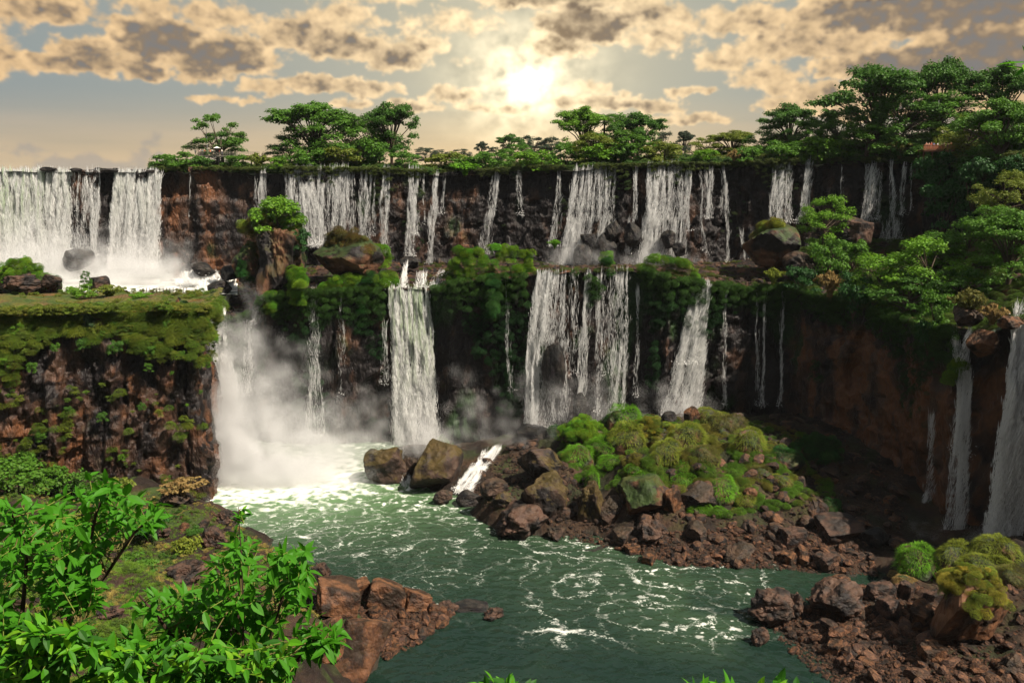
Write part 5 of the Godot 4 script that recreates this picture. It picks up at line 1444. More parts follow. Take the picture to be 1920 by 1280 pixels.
const MOUNDS := [                                            # x, y, w, h, colour, label
	[1175, 790, 66, 60, "grass_green", "tall round green grass mound beneath the middle of the black wall"],
	[1112, 782, 24, 22, "grass_green", "small round grass ball left of the tall round mound"],
	[1142, 795, 34, 34, "grass_deep", "dark grass mound tucked left of the tall round one"],
	[1098, 818, 86, 52, "grass_green", "wide green grass mound at the left top of the rubble mound"],
	[1042, 808, 28, 26, "grass_deep", "small dark grass ball at the far left of the mound"],
	[1062, 812, 20, 18, "grass_green", "tiny grass ball between the dark ball and the wide mound"],
	[1132, 842, 56, 42, "grass_green", "green grass mound under the wide one at the left top"],
	[1086, 856, 60, 46, "grass_green", "rounded grass cap above the leaning slab"],
	[1146, 868, 46, 26, "grass_green", "flat grass mound right of the cap above the leaning slab"],
	[1178, 826, 74, 62, "grass_olive", "big olive grass mound below the tall round green one"],
	[1226, 815, 78, 52, "grass_olive", "olive grass mound right of the big olive one"],
	[1255, 848, 70, 46, "grass_olive", "olive mound in the very middle of the rubble mound"],
	[1290, 822, 72, 52, "grass_olive", "olive grass mound left of the brownish pair"],
	[1333, 786, 66, 40, "grass_olive", "olive mound on the crest right of the orange pointed block"],
	[1368, 800, 66, 48, "grass_brown", "brownish grass mound on the crest"],
	[1320, 855, 58, 36, "grass_brown", "brownish mound in the heart of the greenery"],
	[1408, 828, 60, 56, "grass_olive", "leafy olive mound at the right end of the crest"],
	[1229, 862, 26, 30, "grass_olive", "small upright tussock among dark stones"],
	[1286, 878, 40, 28, "grass_green", "small grass mound above the bright rounded one"],
	[1284, 900, 50, 36, "grass_green", "bright rounded grass mound in the centre front"],
	[1210, 905, 62, 44, "grass_green", "grass cap on the broad dark boulder"],
	[1190, 880, 32, 20, "grass_green", "small grass pad left above the grass-capped broad boulder"],
	[1352, 915, 76, 44, "grass_green", "wide bright grass mound on the right front"],
	[1312, 955, 48, 34, "grass_green", "hanging grass tuft, left of two above the beach"],
	[1352, 962, 30, 22, "grass_green", "hanging grass tuft, right of two above the beach"],
	[1165, 895, 20, 16, "grass_green", "lone small tuft on dark stones left of the broad boulder"],
	[1112, 898, 30, 52, "grass_green", "grass trailing down the leaning slab"],
	[1404, 938, 52, 24, "grass_olive", "low yellow grass strip at the shade's edge"],
	[1467, 905, 42, 32, "grass_olive", "yellow-green mound by the shade, lower"],
	[1430, 888, 44, 30, "grass_brown", "brownish mound by the shade, middle"],
	[1497, 878, 34, 32, "grass_brown", "brown tussock leaning at the edge of the shade"],
	[1540, 850, 90, 54, "grass_deep", "wide dark green thicket in the shade of the wall"],
	[1480, 860, 60, 40, "grass_deep", "dark green mound left of the wide dark thicket"],
	[1560, 952, 46, 34, "grass_deep", "dark grass tuft above the wide cracked block"],
	[836, 826, 36, 22, "grass_green", "moss cap on top of the largest wet boulder"],
	# right bank
	[1728, 1056, 90, 62, "grass_green", "bright grass-topped mound at the foot of the forked waterfall"],
	[1802, 1048, 74, 60, "grass_olive", "olive grass mound right of the bright one by the falls"],
	[1878, 1030, 74, 50, "grass_olive", "olive grass mound at the foot of the right edge waterfall"],
	[1855, 1066, 90, 46, "grass_olive", "long olive grass mound above the grass-capped giant"],
	[1908, 1086, 60, 46, "grass_brown", "brownish grass mound at the right edge"],
	[1700, 1092, 40, 20, "grass_straw", "pale tussock on the dark blocks"],
	[1680, 1078, 22, 14, "grass_straw", "small pale tussock left of the bright grass-topped mound"],
	# island top left
	[40, 508, 70, 44, "grass_green", "green grass hummock on the left of the island, largest"],
	[80, 520, 40, 30, "grass_green", "green grass hummock right of the largest on the island"],
	[104, 524, 24, 20, "grass_deep", "small dark hummock at the end of the island's hummocks"],
	[6, 512, 44, 40, "grass_green", "green hummock cut by the left edge on the island"],
]

func make_plants() -> void:
	for q in PLANTS:
		grow(q[0], q[1], q[2], q[3], q[4], q[5], q[6], q[7], q[8], q[9], q[10], q[11])
	var i := 0
	for q in ISLAND_SHRUBS:
		var d := column(ISLAND, minf(q[0], 405.0), 1) - 1.2
		var where := at(q[0], q[1], d)
		var up: float = (q[1] - column(ISLAND, minf(q[0], 405.0), 2)) / (column(ISLAND, minf(q[0], 405.0), 3) - column(ISLAND, minf(q[0], 405.0), 2))
		where.z -= 4.6 * pow(smooth(0.32, 0.0, up), 2.0)
		plant("cliff_shrub", "shrub", "shrub", i, where - Vector3(0, q[2] * 0.35, 0), q[2] * 0.95, q[2] * 0.72, q[3], q[4], "shrubs on the island cliff")
		i += 1

# grass and leafy creepers over the cliffs, the slopes and the ledge: ground cover
func cover() -> void:
	var places := []
	var colors := []
	for k in 5200:                                            # island top
		var x := rnd(-40.0, 408.0)
		var y := rnd(536.0, 600.0)
		var d := lerpf(236.0, 174.0, smooth(540.0, 596.0, y))
		var t := (y - 540.0) / 55.0
		var p := at(x, 549.0, 240.0 - 18.0 * smooth(300.0, 400.0, x)).lerp(at(x, column(ISLAND, minf(x, 405.0), 2), column(ISLAND, minf(x, 405.0), 1)), clampf(pow(rng.randf(), 0.8), 0.0, 1.0))
		var r := rnd(0.35, 0.8)
		places.append(Transform3D(Basis(Vector3.UP, rnd(0, TAU)).scaled(Vector3(r, r * rnd(0.7, 1.3), r)), p + Vector3(0, 0.4, 0)))
		var g := noise_a.get_noise_2d(p.x * 4.0, p.z * 4.0)
		colors.append(Color(0.15, 0.135, 0.022).lerp(Color(0.07, 0.13, 0.015), smooth(-0.2, 0.25, g)).lerp(Color(0.24, 0.15, 0.05), smooth(0.2, 0.4, noise_b.get_noise_2d(p.x * 3.0, p.z * 3.0))))
	var low := []
	var low_colors := []
	for k in 420:
		var x := rnd(-40.0, 404.0)
		var t := 1.0 - pow(rng.randf(), 1.6)
		var p := at(x, 549.0, 240.0 - 18.0 * smooth(300.0, 400.0, x)).lerp(at(x, column(ISLAND, minf(x, 405.0), 2), column(ISLAND, minf(x, 405.0), 1)), t)
		if noise_a.get_noise_2d(p.x * 2.6 + 30.0, p.z * 2.6) < 0.02 - 0.35 * smooth(0.75, 1.0, t): continue
		var r := rnd(0.5, 1.3)
		r *= 1.0 + 0.8 * smooth(0.8, 1.0, t)
		low.append(Transform3D(Basis(Vector3.UP, rnd(0, TAU)).scaled(Vector3(r * 1.3, r, r * 1.3)), p + Vector3(0, 0.6, 0)))
		low_colors.append(Color(0.10, 0.19, 0.016).lerp(Color(0.16, 0.17, 0.022), rng.randf()) * rnd(0.75, 1.25))
	tag(many("island_scrub", species["shrub"][0][1], M.leaf, low, low_colors, self), "low scrub over the meadow on top of the island", "scrub", "", "stuff")
	tag(many("meadow_grass", tuft_meshes[0], M.grass, places, colors, self), "yellow-green meadow grass covering the top of the island", "grass", "", "stuff")
	places = []
	colors = []
	var slope := polygon([-20, 900, 300, 925, 400, 945, 480, 1010, 600, 1060, 640, 1110, 600, 1150, 560, 1200, 500, 1290, -20, 1290])
	while places.size() < 15000:
		var x := rnd(-20.0, 660.0)
		var y := rnd(900.0, 1290.0)
		if not in_polygon(x, y, slope): continue
		var p := low_at(x, y)
		var g := noise_a.get_noise_2d(p.x * 3.5 + 50.0, p.z * 3.5) + noise_b.get_noise_2d(p.x * 8.0, p.z * 8.0) * 0.4
		if g < -0.32 + 0.42 * smooth(430.0, 620.0, x): continue
		var r := rnd(0.28, 0.75)
		places.append(Transform3D(Basis(Vector3.UP, rnd(0, TAU)).scaled(Vector3(r, r * rnd(0.7, 1.3), r)), p - Vector3(0, 0.05, 0)))
		var dry := smooth(0.0, 0.35, noise_b.get_noise_2d(p.x * 4.0 + 20.0, p.z * 4.0) + smooth(300.0, 520.0, x) * 0.25)
		colors.append(Color(0.12, 0.215, 0.022).lerp(Color(0.32, 0.25, 0.07), dry) * rnd(0.75, 1.2))
	tag(many("slope_grass", tuft_meshes[1], M.grass, places, colors, self), "mixed green and dry grass on the slope under the island", "grass", "", "stuff")
	low = []
	low_colors = []
	while low.size() < 520:
		var x := rnd(-20.0, 560.0)
		var y := rnd(905.0, 1290.0)
		if not in_polygon(x, y, slope): continue
		var p := low_at(x, y)
		if noise_a.get_noise_2d(p.x * 3.5 + 50.0, p.z * 3.5) < 0.0: continue
		var r := rnd(0.3, 0.9)
		low.append(Transform3D(Basis(Vector3.UP, rnd(0, TAU)).scaled(Vector3(r * 1.2, r, r * 1.2)), p))
		low_colors.append(Color(0.05, 0.13, 0.016).lerp(Color(0.10, 0.15, 0.02), rng.randf()) * rnd(0.75, 1.25))
	tag(many("slope_scrub", species["shrub"][3][1], M.leaf, low, low_colors, self), "small scrub among the grass of the slope under the island", "scrub", "", "stuff")
	# leafy mats: short dense shrub pieces strewn by rule over the two big walls
	places = []
	colors = []
	for k in 4200:
		var x := rnd(-30.0, 414.0)
		var t := pow(rng.randf(), 2.2)
		var top := column(ISLAND, minf(x, 405.0), 2)
		var y := lerpf(top - 4.0, column(ISLAND, minf(x, 405.0), 3), t)
		var d := column(ISLAND, minf(x, 405.0), 1)
		var p := at(x, y, d)
		if noise_a.get_noise_3d(p.x * 3.0, p.y * 2.0, p.z) + smooth(0.36, 0.0, t) * 0.8 < 0.20: continue
		if t > 0.36 and rng.randf() < 0.55: continue
		var r := rnd(0.5, 1.3) * (1.0 + 0.5 * smooth(0.25, 0.0, t))
		places.append(Transform3D(Basis(Vector3.UP, rnd(0, TAU)).scaled(Vector3(r, r * 0.9, r)), p + Vector3(smooth(395.0, 414.0, x) * 1.2, 0, rnd(0.0, 1.4) - 4.6 * pow(smooth(0.32, 0.0, t), 2.0))))
		var s := rnd(0.7, 1.3)
		colors.append(Color(0.075, 0.15, 0.016).lerp(Color(0.15, 0.18, 0.02), rng.randf()) * s)
	var split := [[[], []], [[], []], [[], []]]
	for k in places.size():
		var w: int = rng.randi() % 3
		split[w][0].append(places[k])
		split[w][1].append(colors[k])
	tag(many("cliff_greenery", species["shrub"][1][1], M.leaf, split[0][0], split[0][1], self), "leafy greenery clinging to the island cliff below its rim", "greenery", "", "stuff")
	tag(many("cliff_grass", dome_meshes[3], M.grass, split[1][0], split[1][1], self), "shaggy grass tufts hanging from the island cliff", "grass", "", "stuff")
	tag(many("cliff_ferns", species["feather"][0][1], M.leaf, split[2][0], split[2][1], self), "feathery ferns on the island cliff", "ferns", "", "stuff")
	places = []
	colors = []
	for k in 5200:
		var x := rnd(405.0, 1790.0)
		var top := column(LOWER, x, 2)
		var t := pow(rng.randf(), 1.7)
		var y := lerpf(top - 3.0, column(LOWER, x, 3), t * 0.8)
		var d := column(LOWER, x, 1)
		var p := at(x, y, d)
		var bare := smooth(985.0, 1000.0, x) * smooth(1215.0, 1200.0, x) * 0.55 + smooth(1320.0, 1340.0, x) * smooth(0.08, 0.4, t) * 0.32 + smooth(720.0, 730.0, x) * smooth(815.0, 805.0, x) * 0.9
		if noise_a.get_noise_3d(p.x * 2.5, p.y * 1.2, p.z) + smooth(0.6, 0.0, t) * 0.5 - bare < 0.10: continue
		var r := rnd(0.5, 1.2)
		places.append(Transform3D(Basis.from_euler(Vector3(0.5, rnd(0, TAU), 0)).scaled(Vector3(r, r, r)), p + Vector3(0, 0, rnd(-0.2, 1.2))))
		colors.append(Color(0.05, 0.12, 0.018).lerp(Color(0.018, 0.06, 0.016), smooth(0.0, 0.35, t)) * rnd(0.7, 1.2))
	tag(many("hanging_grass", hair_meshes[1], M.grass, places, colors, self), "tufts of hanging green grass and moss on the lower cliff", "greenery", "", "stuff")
	places = []
	colors = []
	for k in 5000:
		var x := rnd(300.0, 2000.0)
		var top := column(UPPER, x, 2)
		var right := smooth(1715.0, 1740.0, x)
		var t := pow(rng.randf(), 3.0 - right * 2.0)
		var y := lerpf(top - 5.0, column(UPPER, x, 3), t)
		var d := column(UPPER, x, 1)
		var p := at(x, y, d)
		if x < 475.0 and t > 0.02: continue
		if noise_a.get_noise_3d(p.x * 2.5, p.y * 1.5, p.z) + smooth(0.12, 0.0, t) * 0.55 + right * 0.4 < 0.30: continue
		var r := rnd(0.6, 1.5) * (1.0 + right * 0.8)
		places.append(Transform3D(Basis.from_euler(Vector3(0.3, rnd(0, TAU), 0)).scaled(Vector3(r, r * 0.8, r)), p + Vector3(0, -0.2, rnd(-1.0, 0.8))))
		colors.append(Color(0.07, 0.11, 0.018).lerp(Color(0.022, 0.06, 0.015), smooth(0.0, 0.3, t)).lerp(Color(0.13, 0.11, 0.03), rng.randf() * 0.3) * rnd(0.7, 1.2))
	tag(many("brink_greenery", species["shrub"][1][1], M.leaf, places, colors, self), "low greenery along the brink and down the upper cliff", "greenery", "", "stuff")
	places = []
	colors = []
	for k in 4200:                                            # ledge between the tiers
		var x := rnd(420.0, 2050.0)
		var t := rng.randf()
		var p := ledge(x, t)
		var right := smooth(1400.0, 1520.0, x)
		if noise_a.get_noise_2d(p.x * 4.0, p.z * 4.0) + smooth(0.6, 1.0, t) * 0.2 + right * 0.5 < 0.12: continue
		var r := rnd(0.5, 1.1) * (1.0 + 0.6 * right)
		places.append(Transform3D(Basis(Vector3.UP, rnd(0, TAU)).scaled(Vector3(r, r * 0.7, r)), p))
		colors.append(Color(0.07, 0.14, 0.018).lerp(Color(0.10, 0.09, 0.025), rng.randf() * (1.0 - right * 0.6)) * rnd(0.7, 1.2))
	# undergrowth of the plateau
	var thick_places := []
	var thick_colors := []
	var rim := resample(UPPER, 1.0)
	for k in 3800:
		var q: Vector3 = rim[rng.randi() % rim.size()][0]
		if q.x < -110.0: continue
		var back := 1.5 + 60.0 * pow(rng.randf(), 1.7)
		var p := Vector3(q.x * (1.0 + back / 300.0), q.y + 0.8 * smooth(0.0, 30.0, back) + 5.0 * smooth(50.0, 120.0, q.x) * smooth(4.0, 60.0, back) - 0.4, q.z - back)
		var right := smooth(30.0, 80.0, q.x)
		if noise_a.get_noise_2d(p.x * 1.6, p.z * 1.6) + right * 0.4 < -0.10: continue
		var r := rnd(1.3, 3.4) * (1.0 + right * 0.6 * smooth(6.0, 16.0, back) * 1.2) * smooth(-5.0, 6.0, back)
		thick_places.append(Transform3D(Basis(Vector3.UP, rnd(0, TAU)).scaled(Vector3(r * 1.2, r, r * 1.2)), p))
		thick_colors.append(Color(0.05, 0.12, 0.018).lerp(Color(0.12, 0.15, 0.025), pow(rng.randf(), 2.0)) * rnd(0.7, 1.25))
	tag(many("plateau_undergrowth", species["shrub"][2][1], M.leaf, thick_places, thick_colors, self), "continuous green undergrowth on the plateau behind the brink", "undergrowth", "", "stuff")
	# small tufts between the stones of the rubble mound
	var tufts := []
	var tuft_colors := []
	var green := polygon([1040, 830, 1100, 790, 1180, 770, 1290, 790, 1420, 790, 1560, 830, 1560, 930, 1440, 960, 1340, 970, 1240, 930, 1160, 920, 1080, 900])
	while tufts.size() < 1500:
		var x := rnd(1040.0, 1560.0)
		var y := rnd(770.0, 970.0)
		if not in_polygon(x, y, green): continue
		var p := low_at(x, y)
		if noise_a.get_noise_2d(p.x * 5.0, p.z * 5.0) < -0.12: continue
		var r := rnd(0.5, 1.3)
		tufts.append(Transform3D(Basis(Vector3.UP, rnd(0, TAU)).scaled(Vector3(r, r * 0.8, r)), p + Vector3(0, 0.1, 0)))
		tuft_colors.append(Color(0.08, 0.17, 0.016).lerp(Color(0.15, 0.14, 0.025), smooth(-0.1, 0.3, noise_b.get_noise_2d(p.x * 3.0, p.z * 3.0))) * rnd(0.75, 1.2))
	tag(many("mound_grass", hair_meshes[2], M.grass, tufts, tuft_colors, self), "low grass growing between the stones of the rubble mound", "grass", "", "stuff")
	tag(many("ledge_greenery", hair_meshes[0], M.grass, places, colors, self), "grassy tufts scattered over the ledge between the tiers", "greenery", "", "stuff")

func ledge(x: float, t: float) -> Vector3:
	var a := at(x, column(UPPER, x, 3), column(UPPER, x, 1) + 1.5)
	var b := at(x, column(LOWER, x, 2), column(LOWER, x, 1) + 0.2)
	var p := a.lerp(b, t)
	p.y = lerpf(a.y, b.y, smooth(0.0, 1.0, t))
	return p

func make_rocks() -> void:
	make_stones()
	for q in BOULDERS:
		shore_boulder(q[0], q[1], q[2], q[3], q[4], q[5], q[6], "", q[7], q[8])
	for q in MOUNDS:
		if q[0] < 200:
			var d := 232.0
			var px := d / LENS
			mound_at(at(q[0], q[1] + q[3] * 0.4, d), Vector3(q[2] * px * 0.55, q[3] * px * 0.9, q[2] * px * 0.55), q[4], q[5], "grass hummocks on the island")
		else:
			mound(q[0], q[1], q[2], q[3], q[4], q[5], "grass mounds on the rubble mound" if q[0] < 1600 else "grass mounds on the right bank")
	# the giant with its cap
	var g := low_at(1852, 1245)
	var px := -g.z / LENS
	boulder("boulder", g + Vector3(0, 80 * px, -6), Vector3(102 * px, 98 * px, 72 * px), "", "grass-capped giant boulder in the lower right corner", "", 0.5, 0.1)
	mound_at(g + Vector3(2 * px, 112 * px, -5.6), Vector3(82 * px, 58 * px, 60 * px), "grass_olive", "thick yellow-green grass cap on the giant boulder", "grass mounds on the right bank", false)
	rubble([640, 1090, 780, 1110, 850, 1155, 790, 1205, 720, 1240, 690, 1180], 150, 1500, 0.5, 1.5, 0.2)
	rubble([1170, 1020, 1240, 1000, 1420, 985, 1540, 1000, 1640, 1040, 1640, 1080, 1420, 1066, 1260, 1062], 240, 4200, 0.5, 1.6, 0.35)
	rubble([860, 945, 900, 850, 1000, 830, 1100, 900, 1160, 985, 1100, 1010, 960, 960], 190, 1800, 0.6, 1.8, 1.0)
	rubble([1160, 900, 1400, 860, 1440, 760, 1560, 780, 1700, 900, 1700, 1040, 1540, 1010, 1300, 980, 1180, 985], 280, 2600, 0.6, 2.2, 0.85)
	rubble([1410, 1150, 1560, 1110, 1680, 1090, 1770, 1120, 1800, 1240, 1930, 1230, 1930, 1290, 1640, 1290, 1560, 1240, 1500, 1190], 295, 4200, 0.4, 1.7, 0.12)
	rubble([240, 960, 420, 960, 560, 1040, 640, 1110, 560, 1130, 300, 1090], 60, 300, 0.3, 0.9, 0.4)
	rubble([1400, 1140, 1450, 1190, 1520, 1255, 1570, 1290, 1640, 1290, 1560, 1230, 1500, 1180, 1440, 1140], 60, 700, 0.3, 1.0, 0.5)
	rubble([1640, 1085, 1780, 1060, 1930, 1100, 1930, 1270, 1800, 1250, 1760, 1130], 60, 700, 0.4, 1.3, 0.4)
	rubble([930, 1000, 1060, 1010, 1170, 1034, 1280, 1062, 1430, 1064, 1540, 1078, 1540, 1068, 1400, 1052, 1240, 1040, 1100, 1000], 60, 500, 0.3, 0.9, 0.6)
	# rocks on the ledge and at the foot of the upper falls
	for q in [
		["rock_tower", 522, 478, 112, 150, 234, "tower", "squat rock tower carrying a vivid green bush"],
		["boulder", 652, 490, 126, 84, 236, "mossy", "brown boulder thatched with dry grass right of the rock tower"],
		["boulder", 468, 508, 62, 74, 236, "mossy", "dark mossy boulder left below the rock tower"],
		["boulder", 872, 470, 34, 30, 246, "slab", "tilted grey-brown boulder alone on the ledge"],
		["boulder", 1092, 480, 34, 40, 258, "black", "black boulder splitting the left fan-shaped fall, lower"],
		["boulder", 1102, 450, 28, 34, 260, "black", "black boulder splitting the left fan-shaped fall, upper"],
		["boulder", 1136, 464, 36, 46, 259, "black", "black boulder at the right side of the left fan-shaped fall"],
		["boulder", 1150, 435, 30, 44, 260, "black", "tall black block right of the left fan-shaped fall"],
		["boulder", 1252, 448, 34, 30, 258, "black", "black boulder inside the right fan-shaped fall"],
		["boulder", 1272, 470, 26, 26, 256, "black", "black boulder at the right foot of the right fan-shaped fall"],
		["boulder", 1185, 440, 34, 40, 260, "black", "black block between the two fan-shaped falls"],
		["boulder", 1452, 468, 108, 88, 236, "mossy", "shaggy olive boulder under the broad thin waterfall"],
		["boulder", 1606, 434, 76, 56, 234, "block", "brown bank block right of the round bright tree"],
		["boulder", 1640, 430, 40, 30, 240, "block", "brown rock under the rightmost wide veil"],
		["boulder", 1500, 500, 70, 50, 228, "dark", "dark outcrop between the shaggy olive boulder and the round bright tree"],
		["boulder", 148, 488, 54, 44, 254, "black", "dark wet rock in the spray at the foot of the left falls"],
		["boulder", 185, 532, 44, 28, 226, "block", "brown square block on the back of the island"],
		["boulder", 36, 530, 66, 34, 226, "craggy", "brown bare hump among the island's hummocks"],
		["boulder", 92, 526, 40, 22, 228, "dark", "dark stone at the end of the island's hummocks"],
		["boulder", 92, 317, 30, 8, 264, "black", "low black rock on the lip of the left upper falls, leftmost"],
		["boulder", 142, 319, 24, 7, 264, "black", "low black rock on the lip above the dark gap of the left upper falls"],
		["boulder", 204, 320, 30, 7, 265, "black", "low black rock on the lip left of the wide pale green waterfall"],
		["boulder", 282, 321, 16, 6, 265, "black", "small black rock on the lip at the right of the wide pale green waterfall"],
		["boulder", 366, 318, 34, 16, 274, "slab", "rusty outcrop on the brink below the left lookout"],
		["boulder", 380, 505, 50, 24, 250, "black", "low black rock in the rapids, left"],
		["boulder", 430, 512, 44, 26, 244, "black", "low black rock in the rapids, right"],
		["boulder", 414, 540, 46, 26, 236, "black", "black rock at the head of the great plunge"],
		["boulder", 770, 492, 40, 20, 250, "black", "low dark rock under the bright double waterfall"],
		["boulder", 1845, 640, 70, 60, 158, "", "red-brown rock bulge between the two right falls"],
		["boulder", 1812, 590, 60, 40, 164, "dark", "dark rock above the forked waterfall"],
		["boulder", 1895, 602, 50, 26, 152, "", "flat red-brown rock at the lip of the right edge waterfall"],
		["boulder", 1090, 770, 34, 60, 214, "black", "rounded black rock at the foot of the narrow bright fall"],
		["boulder", 1042, 690, 50, 90, 219, "black", "black bulge behind the tall splitting fall"],
		["boulder", 1000, 812, 60, 40, 212, "black", "black boulder at the foot of the tall splitting fall"],
	]:
		var p2: float = q[5] / LENS
		var o := boulder(q[0], at(q[1], q[2], q[5]), Vector3(q[3] * p2 * 0.56, q[4] * p2 * 0.6, q[3] * p2 * 0.5), q[6], q[7], "", q[1] * 0.37, 0.0)
		if q[0] == "rock_tower": o.set_meta("category", "rock tower")
	# small stones strewn over the ledge
	var places := [[], [], [], [], []]
	for k in 2600:
		var x := rnd(400.0, 1740.0)
		var t := rng.randf()
		var p := ledge(x, t)
		var r := rnd(0.25, 0.6) * (2.2 if rng.randf() < 0.2 else 1.0)
		places[k % 5].append(Transform3D(Basis.from_euler(Vector3(rnd(-0.4, 0.4), rnd(0, TAU), rnd(-0.4, 0.4))).scaled_local(Vector3(r * 1.3, r * 0.8, r)), p))
	var shingle := Node3D.new()
	shingle.name = "ledge_stones"
	add_child(shingle, true)
	shingle.set_meta("kind", "structure")
	for k in 5:
		many("loose_stones", stone_meshes[[6, 7, 8, 9, 3][k]], M.stone, places[k], [Color(1, 1, 1)], shingle)
	# grass domes that droop over the lower lip
	for q in [
		[918, 508, 168, 66, 226, "grass_green", "drooping grass dome between the straight central fall and the splitting fall"],
		[918, 560, 140, 70, 224, "grass_deep", "dark lower skirt of the drooping grass dome"],
		[1250, 512, 108, 44, 222, "grass_green", "grass-capped buttress left of the slanting fall"],
		[560, 540, 150, 60, 227, "grass_green", "hanging garden of grass below the rock tower"],
		[655, 545, 110, 46, 227, "grass_green", "hanging grass below the thatched boulder"],
		[500, 570, 70, 44, 227, "grass_green", "grass shelf left of the hanging garden, by the mossy spout"],
		[700, 560, 60, 70, 226, "grass_deep", "dark hanging grass just left of the straight central fall"],
		[650, 474, 128, 56, 234, "grass_brown", "dry brown thatch on the boulder right of the rock tower"],
		[712, 484, 40, 36, 236, "grass_green", "fresh green tuft at the right end of the thatched boulder"],
		[498, 470, 60, 90, 233, "grass_brown", "brown hanging grass down the left side of the rock tower"],
		[548, 500, 60, 80, 232, "grass_deep", "dark hanging grass down the right side of the rock tower"],
		[520, 420, 90, 50, 235, "grass_green", "green grass collar under the bush of the rock tower"],
		[470, 505, 64, 60, 235, "grass_deep", "dark grass over the boulder left below the rock tower"],
		[500, 428, 84, 40, 236, "grass_olive", "olive grass on the shoulder of the rock tower"],
		[1446, 446, 96, 50, 236, "grass_olive", "olive grass thatch on the shaggy boulder"],
		[1138, 490, 20, 22, 240, "grass_green", "little grass ball on the lip above the white fall beneath the right fan"],
		[1136, 508, 26, 32, 222, "grass_deep", "dark moss ball on the lip above the white fall beneath the right fan"],
		[1790, 712, 40, 24, 160, "grass_green", "bright moss cushion in the forked waterfall, lower"],
		[1800, 690, 22, 18, 160, "grass_green", "bright moss cushion in the forked waterfall, upper"],
		[720, 530, 50, 26, 228, "grass_green", "green tuft on the lip at the left of the straight central fall"],
	]:
		var p3: float = q[4] / LENS
		mound_at(at(q[0], q[1], q[4] + minf(q[2] * p3 * 0.14, 2.0) + 0.9), Vector3(q[2] * p3 * 0.56, q[3] * p3 * 0.72, minf(q[2] * p3 * 0.30, 2.6)), q[5], q[6], "grass domes along the cliffs", false, true)

# ---------- foreground shrubs: branches, twigs and single leaves
var leaf_meshes := []
func make_leaves() -> void:
	for k in 4:
		var s := Shape.new()
		var bend: float = [0.10, 0.22, 0.02, 0.32][k]
		var fold: float = [0.05, 0.03, 0.08, 0.05][k]
		var ts := [0.0, 0.16, 0.42, 0.72, 1.0]
		var ws := [0.012, 0.15, 0.205, 0.13, 0.0]
		for i in 4:
			var a := Vector3(ts[i], -bend * ts[i] * ts[i], 0)
			var b := Vector3(ts[i + 1], -bend * ts[i + 1] * ts[i + 1], 0)
			for side: float in [-1.0, 1.0]:
				var c := a + Vector3(0, fold * ws[i] * 5.0, ws[i] * side)
				var d := b + Vector3(0, fold * ws[i + 1] * 5.0, ws[i + 1] * side)
				var tone := Color(1, 1, 1) if side > 0 else Color(0.9, 0.92, 0.9)
				if side > 0:
					s.tri(a, b, d, tone)
					s.tri(a, d, c, tone)
				else:
					s.tri(a, d, b, tone)
					s.tri(a, c, d, tone)
		leaf_meshes.append(s.mesh())

func paste(s: Shape, m: ArrayMesh, t: Transform3D) -> void:
	var a := m.surface_get_arrays(0)
	var v: PackedVector3Array = a[Mesh.ARRAY_VERTEX]
	var c: PackedColorArray = a[Mesh.ARRAY_COLOR]
	for i in range(0, v.size(), 3):
		s.tri(t * v[i], t * v[i + 1], t * v[i + 2], c[i])

